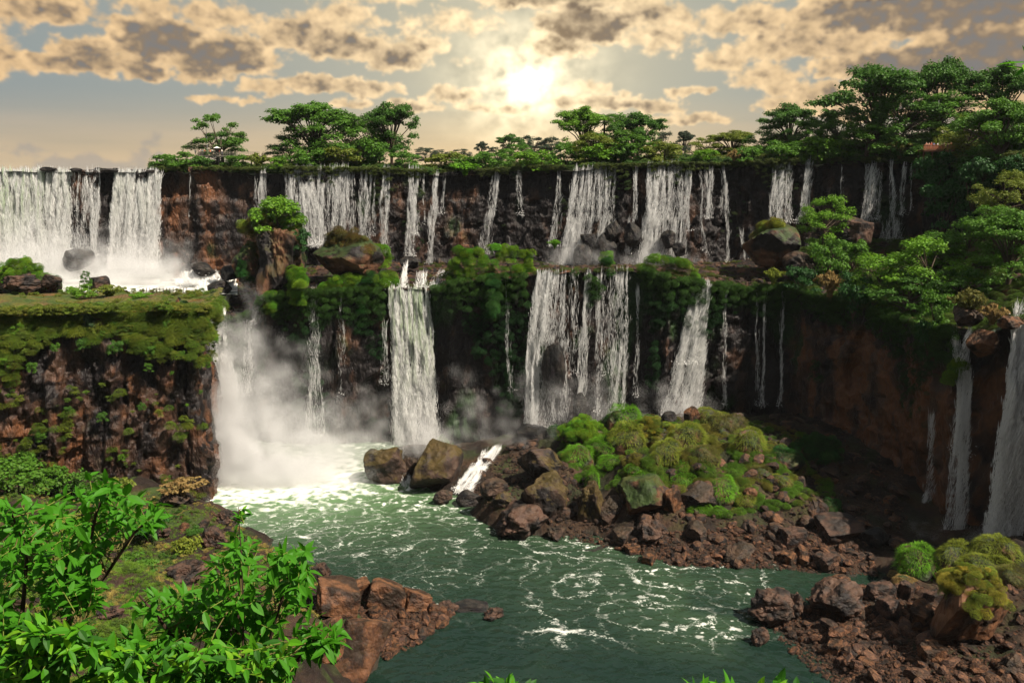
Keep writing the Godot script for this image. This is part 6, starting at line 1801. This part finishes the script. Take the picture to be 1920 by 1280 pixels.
func leafy_shrub(label: String, stems: Array, areas: Array, foot: Vector3, big: float) -> void:
	var o := thing("leafy_shrub", foot, label, "shrub")
	var wood := Shape.new()
	var bark := Color(0.045, 0.03, 0.02)
	var nodes := []
	for st in stems:
		var old := foot
		var n: int = st.size()
		for i in n:
			var p := at(st[i][0], st[i][1], st[i][2])
			var slim := 0.35 if big < 0.08 else 1.0
			wood.bar(old - foot, p - foot, lerpf(0.022, 0.006, i / float(n)) * slim, lerpf(0.022, 0.006, (i + 1) / float(n)) * slim, 6, bark)
			for q in 8:
				if i > 0: nodes.append(old.lerp(p, q / 8.0))
			old = p
		nodes.append(old)
	var leaves := []
	for ar in areas:                                          # polygon, how many twigs
		var poly := polygon(ar[0])
		var box := Rect2(poly[0], Vector2.ZERO)
		for p in poly: box = box.expand(p)
		var k := 0
		while k < ar[1]:
			var x := rnd(box.position.x, box.end.x)
			var y := rnd(box.position.y, box.end.y)
			if not in_polygon(x, y, poly): continue
			k += 1
			var tip := at(x, y, rnd(ar[2], ar[3]))
			var best: Vector3 = nodes[0]
			for nd: Vector3 in nodes:
				if nd.distance_squared_to(tip) + maxf(0.0, nd.y - tip.y) * 0.5 < best.distance_squared_to(tip) + maxf(0.0, best.y - tip.y) * 0.5: best = nd
			if best.distance_to(tip) > 0.5:
				best = tip + (best - tip).normalized() * 0.45
			var knee := best.lerp(tip, 0.5) + Vector3(rnd(-0.03, 0.03), rnd(-0.05, 0.02), rnd(-0.03, 0.03))
			wood.bar(best - foot, knee - foot, 0.0045, 0.0035, 4, bark.lerp(Color(0.16, 0.15, 0.04), 0.4))
			wood.bar(knee - foot, tip - foot, 0.0035, 0.0018, 4, Color(0.13, 0.16, 0.035))
			var axis := (tip - knee).normalized()
			var around := axis.cross(Vector3.UP if absf(axis.y) < 0.9 else Vector3.RIGHT).normalized()
			var count := 7 + rng.randi() % 4
			for q in count:
				var t := 1.0 - q / float(count) * 0.95
				var p := knee.lerp(tip, t) if t > 0.25 else best.lerp(knee, t * 2.0 + 0.4)
				var dir := (axis * rnd(0.15, 0.9) + around.rotated(axis, q * 2.4 + rnd(-0.4, 0.4)) * 0.9 + Vector3(0, -0.18, 0)).normalized()
				var up := (Vector3.UP + any_dir(rng) * 0.55).normalized()
				var zz := dir.cross(up).normalized()
				var yy := zz.cross(dir).normalized()
				var l := big * rnd(0.6, 1.25)
				leaves.append([Transform3D(Basis(dir * l, yy * l, zz * l * rnd(0.85, 1.2)), p - foot), q])
	var frame := part("branches", wood.mesh(), M.bark, o)
	frame.set_meta("kind", "stuff")
	leaves.sort_custom(func(a, b): return (a[0].origin + foot).z > (b[0].origin + foot).z)
	var rest := Shape.new()
	for i in leaves.size():
		var tint: String = ["fresh_a", "fresh_b", "fresh_c", "fresh_b", "fresh_d"][(i * 7) % 5]
		if i < 290:
			var l := part("leaf", leaf_meshes[i % 4], M[tint], o)
			l.transform = leaves[i][0]
		else:
			paste(rest, leaf_meshes[i % 4], leaves[i][0])
	if rest.v.size():
		part("foliage", rest.mesh(), M.fresh_b, o).set_meta("kind", "stuff")

func make_foreground() -> void:
	make_leaves()
	leafy_shrub("big bright leafy shrub filling the lower left corner",
		[[[60, 1420, 5.2], [110, 1220, 5.2], [160, 1050, 5.1], [180, 960, 5.0], [205, 905, 5.0]], [[80, 1400, 5.3], [130, 1160, 5.4], [200, 1075, 5.4], [250, 1000, 5.3], [300, 955, 5.2]], [[20, 1400, 5.0], [40, 1160, 5.0], [50, 1040, 5.0], [20, 960, 5.0]], [[30, 1400, 4.7], [80, 1240, 4.6], [150, 1180, 4.6]], [[30, 1400, 4.7], [20, 1240, 4.6]]],
		[[[-10, 935, 60, 930, 110, 945, 150, 900, 165, 885, 200, 900, 245, 930, 315, 950, 290, 985, 200, 1010, 175, 1060, 100, 1100, -10, 1110], 150, 4.6, 6.2], [[60, 1090, 180, 1080, 190, 1130, 90, 1150], 26, 4.6, 5.4], [[-10, 1130, 60, 1160, 150, 1175, 160, 1210, 110, 1285, -10, 1285], 90, 4.2, 5.0]],
		Vector3(-2.9, 66.2, -5.0), 0.105)
	leafy_shrub("bright leafy shrub in the lower middle left, before the water",
		[[[440, 1420, 5.4], [440, 1230, 5.3], [450, 1100, 5.2], [453, 1030, 5.2]], [[440, 1400, 5.4], [505, 1200, 5.3], [540, 1080, 5.2], [570, 1030, 5.2]], [[420, 1400, 5.2], [350, 1230, 5.2], [290, 1150, 5.1], [260, 1115, 5.1]], [[470, 1400, 5.0], [560, 1230, 5.0], [600, 1190, 5.0], [630, 1180, 5.0]], [[300, 1400, 4.8], [250, 1250, 4.8]]],
		[[[235, 1110, 300, 1115, 380, 1105, 400, 1050, 470, 1005, 500, 1040, 560, 1015, 588, 1040, 575, 1090, 555, 1140, 500, 1180, 380, 1190, 280, 1170], 130, 4.7, 6.0], [[560, 1180, 650, 1180, 640, 1215, 570, 1225], 22, 4.8, 5.2], [[150, 1200, 250, 1190, 400, 1195, 520, 1190, 545, 1230, 540, 1290, 150, 1290], 190, 4.3, 5.6]],
		Vector3(-1.6, 66.0, -5.2), 0.105)
	leafy_shrub("slender leafy sprig standing up before the mist",
		[[[452, 1380, 5.0], [456, 1150, 5.0], [452, 1040, 5.0], [448, 985, 5.0], [447, 950, 5.0]]],
		[[[440, 945, 460, 945, 465, 985, 435, 985], 3, 4.95, 5.05], [[425, 1000, 480, 1000, 480, 1030, 430, 1030], 3, 4.95, 5.1]],
		Vector3(-1.58, 66.1, -5.0), 0.062)
	leafy_shrub("leafy tip poking up at the bottom edge below the pool",
		[[[960, 1500, 4.2], [955, 1320, 4.2], [960, 1285, 4.2]]], [[[905, 1268, 1005, 1262, 1010, 1310, 905, 1310], 9, 4.0, 4.4]], Vector3(0.0, 66.6, -4.2), 0.10)
	leafy_shrub("leafy tips along the bottom edge under the right bank",
		[[[1400, 1500, 4.2], [1410, 1330, 4.2], [1450, 1290, 4.2]], [[1400, 1480, 4.2], [1340, 1330, 4.2], [1320, 1295, 4.2]]], [[[1290, 1284, 1540, 1278, 1540, 1320, 1290, 1320], 16, 4.0, 4.4]], Vector3(1.2, 66.6, -4.2), 0.10)
	leafy_shrub("overhanging twig with two dark leaves in the upper right corner",
		[[[2250, 300, 3.4], [2050, 160, 3.3], [1960, 128, 3.3]]], [[[1925, 115, 1935, 115, 1935, 135, 1925, 135], 1, 3.25, 3.3]], Vector3(3.2, 70.0, -3.5), 0.085)

# ---------- people: joints joined by a smooth skin, meshed as surface nets
func person_mesh(pose: int, shirt: Color, trousers: Color, hair: Color, skin: Color) -> ArrayMesh:
	var arm := Vector3(0.27, 0.95, 0.06)
	var elbow := Vector3(0.25, 1.17, -0.03)
	var arm2 := Vector3(-0.27, 0.95, 0.06)
	var elbow2 := Vector3(-0.25, 1.17, -0.03)
	if pose == 1:                                             # hands on the rail
		elbow = Vector3(0.25, 1.16, 0.12); arm = Vector3(0.20, 1.08, 0.36)
		elbow2 = Vector3(-0.25, 1.16, 0.12); arm2 = Vector3(-0.20, 1.08, 0.36)
	if pose == 2:                                             # one hand raised to the eyes
		elbow = Vector3(0.28, 1.30, 0.22); arm = Vector3(0.12, 1.55, 0.22)
	var bones := [                                            # from, to, radii, colour
		[Vector3(0, 1.0, 0), Vector3(0, 1.36, 0), 0.135, 0.155, shirt], [Vector3(-0.13, 1.38, 0), Vector3(0.13, 1.38, 0), 0.085, 0.085, shirt], [Vector3(-0.07, 0.92, 0), Vector3(0.07, 0.92, 0), 0.12, 0.12, trousers],
		[Vector3(0.09, 0.88, 0), Vector3(0.10, 0.48, 0.02), 0.095, 0.062, trousers], [Vector3(0.10, 0.48, 0.02), Vector3(0.10, 0.07, -0.01), 0.06, 0.042, skin if pose == 2 else trousers], [Vector3(0.10, 0.04, 0), Vector3(0.11, 0.035, 0.15), 0.045, 0.035, Color(0.05, 0.05, 0.05)],
		[Vector3(-0.09, 0.88, 0), Vector3(-0.10, 0.48, 0.02), 0.095, 0.062, trousers], [Vector3(-0.10, 0.48, 0.02), Vector3(-0.10, 0.07, -0.01), 0.06, 0.042, skin if pose == 2 else trousers], [Vector3(-0.10, 0.04, 0), Vector3(-0.11, 0.035, 0.15), 0.045, 0.035, Color(0.05, 0.05, 0.05)],
		[Vector3(0.19, 1.39, 0), elbow, 0.058, 0.045, shirt], [elbow, arm, 0.042, 0.032, skin], [arm, arm + (arm - elbow).normalized() * 0.09, 0.036, 0.022, skin],
		[Vector3(-0.19, 1.39, 0), elbow2, 0.058, 0.045, shirt], [elbow2, arm2, 0.042, 0.032, skin], [arm2, arm2 + (arm2 - elbow2).normalized() * 0.09, 0.036, 0.022, skin],
		[Vector3(0, 1.42, 0), Vector3(0, 1.52, 0.01), 0.055, 0.05, skin], [Vector3(0, 1.60, 0.015), Vector3(0, 1.66, 0.01), 0.085, 0.09, skin], [Vector3(0, 1.60, 0.105), Vector3(0, 1.59, 0.115), 0.016, 0.016, skin], [Vector3(0, 1.69, -0.02), Vector3(0, 1.64, -0.045), 0.088, 0.085, hair],
	]
	var cell := 0.035
	var lo := Vector3(-0.42, -0.04, -0.22)
	var nx := 25
	var ny := 54
	var nz := 22
	var field := PackedFloat32Array()
	field.resize(nx * ny * nz)
	field.fill(1.0)
	for b in bones:
		var reach: float = maxf(b[2], b[3]) + 0.09
		var p0: Vector3 = b[0]
		var p1: Vector3 = b[1]
		var mn := (p0.min(p1) - Vector3.ONE * reach - lo) / cell
		var mx := (p0.max(p1) + Vector3.ONE * reach - lo) / cell
		for k in range(maxi(0, int(mn.z)), mini(nz, int(mx.z) + 2)):
			for j in range(maxi(0, int(mn.y)), mini(ny, int(mx.y) + 2)):
				for i in range(maxi(0, int(mn.x)), mini(nx, int(mx.x) + 2)):
					var p := lo + Vector3(i, j, k) * cell
					var t := clampf((p - p0).dot(p1 - p0) / maxf((p1 - p0).length_squared(), 1e-6), 0.0, 1.0)
					var d := p.distance_to(p0.lerp(p1, t)) - lerpf(b[2], b[3], t)
					var at_ := (k * ny + j) * nx + i
					var old := field[at_]
					var h := clampf(0.5 + 0.5 * (old - d) / 0.03, 0.0, 1.0)
					field[at_] = lerpf(old, d, h) - 0.03 * h * (1.0 - h)
	var cells_at := {}
	var s := Shape.new()
	var pts := []
	var cols := []
	for k in nz - 1:
		for j in ny - 1:
			for i in nx - 1:
				var sum := Vector3.ZERO
				var n := 0
				var inside := 0
				var f := []
				for q in 8:
					f.append(field[((k + (q >> 2)) * ny + j + ((q >> 1) & 1)) * nx + i + (q & 1)])
					if f[q] < 0.0: inside += 1
				if inside == 0 or inside == 8: continue
				for e in [[0, 1], [2, 3], [4, 5], [6, 7], [0, 2], [1, 3], [4, 6], [5, 7], [0, 4], [1, 5], [2, 6], [3, 7]]:
					var fa: float = f[e[0]]
					var fb: float = f[e[1]]
					if (fa < 0.0) != (fb < 0.0):
						var t := fa / (fa - fb)
						sum += Vector3(e[0] & 1, (e[0] >> 1) & 1, e[0] >> 2).lerp(Vector3(e[1] & 1, (e[1] >> 1) & 1, e[1] >> 2), t)
						n += 1
				var p := lo + (Vector3(i, j, k) + sum / n) * cell
				cells_at[Vector3i(i, j, k)] = pts.size()
				pts.append(p)
				var best := 9.0
				var col := skin
				for b in bones:
					var t := clampf((p - b[0]).dot(b[1] - b[0]) / maxf((b[1] - b[0]).length_squared(), 1e-6), 0.0, 1.0)
					var d := p.distance_to(b[0].lerp(b[1], t)) - lerpf(b[2], b[3], t)
					if d < best:
						best = d
						col = b[4]
				cols.append(col)
	for c: Vector3i in cells_at:
		for ax in 3:
			var e: Vector3i = [Vector3i(1, 0, 0), Vector3i(0, 1, 0), Vector3i(0, 0, 1)][ax]
			var u: Vector3i = [Vector3i(0, 1, 0), Vector3i(0, 0, 1), Vector3i(1, 0, 0)][ax]
			var w: Vector3i = [Vector3i(0, 0, 1), Vector3i(1, 0, 0), Vector3i(0, 1, 0)][ax]
			var n := c + e
			if n.x >= nx or n.y >= ny or n.z >= nz: continue
			var fa := field[(c.z * ny + c.y) * nx + c.x]
			var fb := field[(n.z * ny + n.y) * nx + n.x]
			if (fa < 0.0) == (fb < 0.0): continue
			if not (cells_at.has(c - u) and cells_at.has(c - w) and cells_at.has(c - u - w)): continue
			var q := [cells_at[c], cells_at[c - u], cells_at[c - u - w], cells_at[c - w]]
			if fa < 0.0: q = [q[3], q[2], q[1], q[0]]
			s.quad(pts[q[3]], pts[q[2]], pts[q[1]], pts[q[0]], cols[q[0]])
	return s.mesh()

func make_people() -> void:
	var skin := Color(0.42, 0.25, 0.17)
	var dark := Color(0.03, 0.022, 0.018)
	var jean := Color(0.05, 0.07, 0.13)
	var sand := Color(0.30, 0.25, 0.18)
	var list := [
		# x, foot row, distance, pose, shirt, trousers, label
		[366, 290, 281.0, 0, Color(0.75, 0.72, 0.68), jean, "person in a pale shirt at the left end of the left lookout"],
		[373, 290, 280.0, 1, Color(0.62, 0.45, 0.42), sand, "person in a dusty pink shirt leaning on the left lookout's rail"],
		[379, 290, 280.5, 1, Color(0.06, 0.12, 0.32), jean, "person in a dark blue shirt at the left lookout"],
		[384, 290, 280.0, 2, Color(0.55, 0.06, 0.05), sand, "person in a red shirt shading the eyes beside the lamp post at the left lookout"],
		[394, 290, 280.0, 0, Color(0.68, 0.20, 0.10), jean, "person in an orange-red top right of the lamp post at the left lookout"],
		[398, 290, 280.4, 1, Color(0.80, 0.78, 0.74), sand, "person in white in the middle right of the left lookout"],
		[403, 290, 280.0, 0, Color(0.70, 0.60, 0.48), jean, "person in beige under the parasol's left edge at the left lookout"],
		[411, 290, 280.0, 2, Color(0.45, 0.10, 0.06), dark, "person in a brick-red shirt under the white parasol"],
		[416, 290, 280.5, 1, Color(0.66, 0.62, 0.55), jean, "person in pale grey at the right end of the left lookout"],
		[1737, 279, 239.0, 1, Color(0.60, 0.32, 0.22), jean, "person in a rusty shirt at the left corner of the right lookout"],
		[1742, 279, 239.3, 0, Color(0.62, 0.40, 0.30), sand, "person in a tan shirt second from the left corner of the right lookout"],
		[1746, 279, 239.0, 2, Color(0.50, 0.12, 0.09), sand, "person in dark red at the right lookout"],
		[1751, 279, 239.0, 1, Color(0.35, 0.45, 0.75), jean, "person in light blue at the right lookout"],
		[1758, 279, 239.2, 0, Color(0.82, 0.82, 0.80), sand, "person in white at the middle of the right lookout"],
		[1766, 279, 239.0, 1, Color(0.72, 0.62, 0.32), jean, "person in yellow at the right lookout"],
		[1770, 279, 239.5, 2, Color(0.70, 0.52, 0.40), sand, "person in peach right of the yellow shirt at the right lookout"],
		[1777, 279, 239.0, 0, Color(0.75, 0.45, 0.38), jean, "person in pink near the right end of the right lookout"],
		[1783, 279, 239.0, 1, Color(0.58, 0.22, 0.14), sand, "person in brick red at the right end of the right lookout"],
	]
	var i := 0
	for q in list:
		var hair: Color = [dark, Color(0.10, 0.06, 0.03), Color(0.25, 0.18, 0.08)][i % 3]
		var o := part("person", person_mesh(q[3], q[4], q[5], hair, skin), M.paint, self)
		o.position = at(q[0], q[1], q[2])
		o.rotation.y = rnd(-0.7, 0.7)
		var k := rnd(0.94, 1.06)
		o.scale = Vector3(k, k, k)
		tag(o, q[6], "person", "people on the left lookout" if q[0] < 1000 else "people on the right lookout")
		i += 1

# a deck on posts with a rail of uprights and bars along its front
func lookout(called: String, a: Vector3, b: Vector3, deep: float, label: String, deck: Color, rail: Color, solid: bool) -> void:
	var o := thing(called, a, label, "lookout")
	var l := (b - a).length()
	o.rotation.y = -atan2(b.z - a.z, b.x - a.x)
	var s := Shape.new()
	s.box(Vector3(0, -0.5, -0.1), Vector3(l, -0.22, 0.1), deck * 0.8)
	s.box(Vector3(0, -0.5, -deep + 0.1), Vector3(l, -0.22, -deep + 0.3), deck * 0.8)
	part("beam", s.mesh(), M.paint, o)
	var boards := int(l / 0.6)
	for k in boards:
		s = Shape.new()
		s.box(Vector3(k * l / boards + 0.02, -0.2, -deep), Vector3((k + 1) * l / boards - 0.02, -0.06, 0.2), deck * rnd(0.85, 1.1))
		part("plank", s.mesh(), M.paint, o)
	for k in 4:
		s = Shape.new()
		s.box(Vector3(l * (k + 0.3) / 3.6 - 0.15, -3.2, -1.2), Vector3(l * (k + 0.3) / 3.6 + 0.15, -0.5, -0.9), deck * 0.6)
		part("leg", s.mesh(), M.paint, o)
	for k in boards + 1:
		s = Shape.new()
		s.box(Vector3(k * l / boards - 0.03, -0.06, 0.1), Vector3(k * l / boards + 0.03, 1.05, 0.16), rail)
		part("rail_post", s.mesh(), M.paint, o)
	for h: float in ([0.35, 0.7, 1.05] if not solid else [0.15, 0.42, 0.69, 1.05]):
		s = Shape.new()
		s.box(Vector3(-0.05, h, 0.17), Vector3(l + 0.05, h + (0.07 if not solid else 0.16), 0.22), rail)
		part("rail_bar", s.mesh(), M.paint, o)

func make_built() -> void:
	lookout("lookout_platform", at(366, 291, 280), at(430, 291, 280), 4.0, "grey concrete lookout platform with railing on the brink at the left", Color(0.28, 0.25, 0.21), Color(0.25, 0.22, 0.19), false)
	lookout("walkway", at(432, 291, 279), at(486, 306, 277), 1.6, "railed walkway sloping down from the left lookout platform", Color(0.26, 0.24, 0.20), Color(0.28, 0.25, 0.2), false)
	lookout("lookout_platform", at(1732, 280, 238), at(1790, 280, 238), 3.5, "rust-red railed lookout platform among the trees on the right", Color(0.22, 0.10, 0.06), Color(0.30, 0.11, 0.06), true)
	var o := thing("lamp_post", at(389, 289, 280.5), "tall thin grey lamp post on the left lookout platform", "lamp post")
	var s := Shape.new()
	s.bar(Vector3.ZERO, Vector3(0, 9.2, 0), 0.09, 0.06, 8, Color(0.16, 0.17, 0.18))
	part("pole", s.mesh(), M.paint, o)
	s = Shape.new()
	s.bar(Vector3(0, 0, 0), Vector3(0, 0.3, 0), 0.16, 0.16, 8, Color(0.2, 0.2, 0.2))
	part("foot_plate", s.mesh(), M.paint, o)
	o = thing("parasol", at(407, 290, 279.6), "open white parasol over people at the right of the left lookout", "parasol")
	s = Shape.new()
	s.bar(Vector3.ZERO, Vector3(0, 2.5, 0), 0.03, 0.025, 6, Color(0.3, 0.3, 0.3))
	part("pole", s.mesh(), M.paint, o)
	s = Shape.new()
	for k in 8:
		var p := TAU * k / 8.0
		var q := TAU * (k + 1) / 8.0
		s.tri(Vector3(0, 2.6, 0), Vector3(cos(q) * 1.25, 2.1, sin(q) * 1.25), Vector3(cos(p) * 1.25, 2.1, sin(p) * 1.25), Color(0.8, 0.78, 0.74))
		s.tri(Vector3(0, 2.56, 0), Vector3(cos(p) * 1.25, 2.06, sin(p) * 1.25), Vector3(cos(q) * 1.25, 2.06, sin(q) * 1.25), Color(0.8, 0.78, 0.74))
	part("canopy", s.mesh(), M.paint, o)
	# wooden fence at the back of the island
	var fa := at(262, 547, 226)
	var fb := at(350, 547, 222)
	o = thing("wooden_fence", fa, "low brown wooden fence at the back edge of the island", "fence")
	var dirn := fb - fa
	for k in 15:
		s = Shape.new()
		var p := dirn * (k / 14.0)
		s.box(p + Vector3(-0.06, -0.3, -0.06), p + Vector3(0.06, 1.05, 0.06), Color(0.10, 0.065, 0.045))
		part("post", s.mesh(), M.paint, o)
	for h: float in [0.45, 0.9]:
		s = Shape.new()
		s.bar(Vector3(0, h, 0.09), dirn + Vector3(0, h, 0.09), 0.04, 0.04, 5, Color(0.12, 0.075, 0.05))
		part("rail", s.mesh(), M.paint, o)

# ---------- upper river, rapids, spray and mist
func make_upper_water() -> void:
	var rows := []
	for j in 40:
		var t := j / 39.0
		var row := []
		for i in 150:
			var x := -330.0 + i * 5.2
			row.append(at(x, 520, 268).lerp(at(x, 552, 232), t) * Vector3(1, 0, 1) + Vector3(0, 40.2, 0))
		rows.append(row)
	var white := func(p):
		var k := smooth(-0.25, 0.25, noise_a.get_noise_2d(p.x * 6.0, p.z * 14.0) + smooth(-232.0, -258.0, p.z) * 0.6 - 0.15)
		var c := Vector3(0.05, 0.075, 0.055).lerp(Vector3(0.78, 0.78, 0.74), k)
		return Color(c.x, c.y, c.z)
	sheet("river", rows, M.foam, white, 0.5)
	var o := thing("rapids", Vector3.ZERO, "white rapids stepping between black rocks down to the great plunge", "rapids")
	rows = []
	var s := Shape.new()
	for j in 90:
		var t := j / 89.0
		for i in 60:
			var u := i / 59.0
			var left := along([[0.0, 318.0], [0.4, 345.0], [0.7, 368.0], [1.0, 384.0]], t)
			var right := along([[0.0, 442.0], [0.35, 440.0], [0.7, 420.0], [1.0, 424.0]], t)
			var step := (floorf(t * 6.0) + smooth(0.6, 1.0, t * 6.0 - floorf(t * 6.0))) / 6.0
			var y := lerpf(508.0, 604.0, t)
			var p := at(lerpf(left, right, u), y, lerpf(256.0, 229.0, t))
			p.y = lerpf(41.5, 33.4, step) + noise_a.get_noise_2d(p.x * 9.0, p.z * 9.0) * 1.4 + noise_b.get_noise_2d(p.x * 24.0, p.z * 24.0) * 0.7
			s.v.append(p)
			var k := smooth(-0.18, 0.22, noise_a.get_noise_2d(p.x * 9.0 + 60.0, p.z * 7.0) + 0.20)
			s.c.append(Color(0.03, 0.026, 0.022).lerp(Color(0.78, 0.77, 0.72), k))
	s.grid(60, 90)
	part("rushing_water", s.mesh(), M.foam, o)
	for f in [[[340, 410, 512], [345, 410, 530], 1.6, 251, 247], [[372, 436, 528], [372, 430, 548], 1.8, 245, 240], [[376, 432, 548], [380, 424, 566], 1.8, 240, 236], [[382, 422, 566], [390, 420, 600], 2.2, 236, 228]]:
		s = Shape.new()
		strands(s, f[0], f[1], f[3], f[4], f[2], true)
		part("stream", s.mesh(), M.falling, o).set_meta("kind", "stuff")
	for q in [
		["rapids", "rocky white rill tumbling into the pool right of the largest wet boulder", [[924, 942, 840], [882, 908, 882], 3.0, [205, 194]], [[904, 926, 848], [888, 904, 884], 2.2, [204, 195]], [[880, 908, 880], [852, 882, 918], 3.2, [194, 186]]],
		["rapids", "little stream between the two large wet boulders", [[748, 758, 866], [756, 768, 898], 1.3, [200, 195]], [[752, 766, 896], [754, 772, 918], 1.0, [195, 191]]],
		["rapids", "thin rill running out under the grass-covered rubble into the pool", [[1146, 1156, 968], [1128, 1142, 1000], 0.9, [172, 166]]],
		["rapids", "small cascades over the little rock step above the straight central fall", [[728, 738, 516], [724, 734, 540], 1.0, [236, 228.5]], [[756, 766, 496], [748, 760, 540], 1.4, [240, 228.5]], [[782, 800, 512], [780, 798, 540], 0.8, [236, 228.5]], [[820, 845, 508], [800, 826, 540], 0.5, [238, 228.5]]],
	]:
		var r := thing(q[0], Vector3.ZERO, q[1], "rapids")
		for k in range(2, q.size()):
			var f: Array = q[k]
			s = Shape.new()
			strands(s, f[0], f[1], f[3][0], f[3][1], f[2], false)
			part("stream", s.mesh(), M.falling, r).set_meta("kind", "stuff")

# spray: fine drops, instanced in small clouds of drops
func spray_mesh() -> ArrayMesh:
	var s := Shape.new()
	for k in 3200:
		var p := Vector3(rng.randfn(), rng.randfn(), rng.randfn()) * 0.5
		var d := any_dir(rng) * 0.008
		var e := d.cross(any_dir(rng)).normalized() * 0.008
		var g := rnd(0.74, 0.84)
		s.tri(p + d, p - d * 0.5 + e, p - d * 0.5 - e, Color(g, g, g))
	return s.mesh()

func make_mist() -> void:
	var m := spray_mesh()
	for q in SPRAYS:
		var places := []
		for e in q[1]:                                        # x, y, distance, half width, half height in pixels, half depth in metres, how many clouds, drop cloud size, raggedness
			var n := 0
			var tries := 0
			while n < e[6] and tries < e[6] * 8:
				tries += 1
				var gx := rng.randfn()
				var gy := rng.randfn()
				var p := at(e[0] + gx * e[3], e[1] + gy * e[4], e[2] + rng.randfn() * e[5])
				if p.y < 0.2: continue
				var wisp := noise_a.get_noise_3d(p.x * 2.6, p.y * 1.7 + p.x * 0.8, p.z * 2.6) + noise_b.get_noise_3d(p.x * 7.0, p.y * 5.0, p.z * 7.0) * 0.4
				if wisp < rnd(-0.5, 0.15) * e[8] - 0.6 * (1.0 - e[8]): continue
				n += 1
				var r: float = e[7] * rnd(0.6, 1.3)
				places.append(Transform3D(Basis.from_euler(Vector3(rnd(0, TAU), rnd(0, TAU), 0)).scaled(Vector3(r, r, r)), p))
		tag(many("spray", m, M.spray, places, [Color(1, 1, 1)], self), q[0], "spray", "", "stuff")

const SPRAYS := [
	["dense white spray boiling up where the great plunge strikes the pool", [
		[425, 880, 199, 22, 60, 3.0, 900, 1.9, 0.2], [455, 905, 198, 50, 42, 4.0, 1100, 2.0, 0.4], [430, 780, 205, 16, 60, 2.0, 420, 1.8, 0.5], [520, 925, 197, 65, 28, 4.0, 800, 2.0, 0.7],
		[480, 830, 203, 45, 55, 3.5, 420, 2.2, 1.0], [560, 880, 203, 65, 42, 4.0, 380, 2.2, 1.0], [620, 932, 198, 55, 16, 4.0, 220, 2.0, 1.0], [460, 700, 209, 28, 60, 2.5, 150, 2.2, 1.0], [530, 790, 209, 55, 60, 3.5, 150, 2.4, 1.0], [620, 870, 208, 60, 45, 4.0, 110, 2.4, 1.0], [450, 640, 212, 22, 40, 2.0, 50, 2.2, 1.0]]],
	["faint drifting spray before the black wall of the lower tier", [
		[720, 815, 211, 70, 40, 3.0, 70, 2.0, 0.5], [790, 830, 212, 30, 26, 3.0, 110, 1.8, 0.5], [890, 800, 212, 60, 45, 3.5, 55, 2.2, 0.5], [1000, 810, 210, 26, 34, 3.0, 60, 1.8, 0.5], [1090, 770, 212, 50, 40, 3.0, 60, 2.4, 1.0], [1272, 770, 210, 30, 22, 2.0, 50, 2.0, 0.9]]],
	["white spray cloud at the foot of the left upper falls", [
		[240, 515, 252, 48, 20, 3.0, 620, 1.8, 0.3], [180, 530, 246, 60, 14, 3.0, 340, 1.8, 0.5], [60, 500, 252, 70, 28, 3.0, 420, 2.0, 0.6], [290, 505, 253, 34, 16, 2.0, 160, 1.8, 0.8], [120, 495, 254, 50, 22, 2.0, 160, 2.0, 0.9], [20, 465, 257, 50, 34, 2.0, 120, 2.0, 1.0], [250, 480, 257, 50, 22, 2.0, 100, 2.0, 1.0], [330, 528, 246, 30, 8, 2.0, 80, 1.5, 0.8]]],
	["light spray at the foot of the falls on the right", [[1775, 1030, 158, 24, 16, 1.5, 30, 1.4, 0.9], [1868, 1015, 152, 26, 20, 1.5, 50, 1.4, 0.8], [1720, 1000, 161, 14, 12, 1.0, 12, 1.2, 0.9]]],
	["spray where the two big fan-shaped falls strike the ledge", [[1072, 486, 257, 26, 12, 1.5, 70, 1.5, 0.8], [1222, 488, 257, 30, 12, 1.5, 90, 1.5, 0.8], [1120, 480, 257, 22, 10, 1.5, 30, 1.4, 0.9]]],
]

func _ready() -> void:
	rng.seed = 20240
	var cam := Camera3D.new()
	cam.name = "camera"
	cam.position = EYE
	cam.rotation = Vector3(PITCH, 0, 0)
	cam.fov = rad_to_deg(2.0 * atan(640.0 / LENS))
	cam.near = 0.1
	cam.far = 9000.0
	add_child(cam)
	cam.current = true
	var env := Environment.new()
	env.background_mode = Environment.BG_SKY
	env.sky = Sky.new()
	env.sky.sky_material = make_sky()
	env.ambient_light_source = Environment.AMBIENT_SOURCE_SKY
	env.tonemap_mode = Environment.TONE_MAPPER_LINEAR
	env.tonemap_exposure = 2.05
	env.volumetric_fog_enabled = true
	env.volumetric_fog_density = 0.0
	env.sdfgi_enabled = true
	env.ssao_enabled = true
	env.ssil_enabled = true
	env.fog_enabled = true
	env.fog_density = 0.000025
	env.fog_light_color = Color(0.80, 0.82, 0.84)
	var we := WorldEnvironment.new()
	we.name = "environment"
	we.environment = env
	add_child(we)
	var sun := DirectionalLight3D.new()
	sun.name = "sun"
	sun.light_energy = 1.6
	sun.light_color = Color(1.0, 0.95, 0.88)
	sun.light_angular_distance = 0.5
	sun.shadow_enabled = true
	sun.directional_shadow_max_distance = 600.0
	sun.look_at_from_position(Vector3(0.68, 1.0, 0.40) * 100.0, Vector3.ZERO)
	add_child(sun)
	make_materials()
	make_terrain()
	make_pool()
	make_falls()
	make_all_species()
	make_grass()
	make_hair()
	make_rocks()
	make_plants()
	cover()
	make_built()
	make_people()
	make_upper_water()
	make_foreground()
	make_mist()
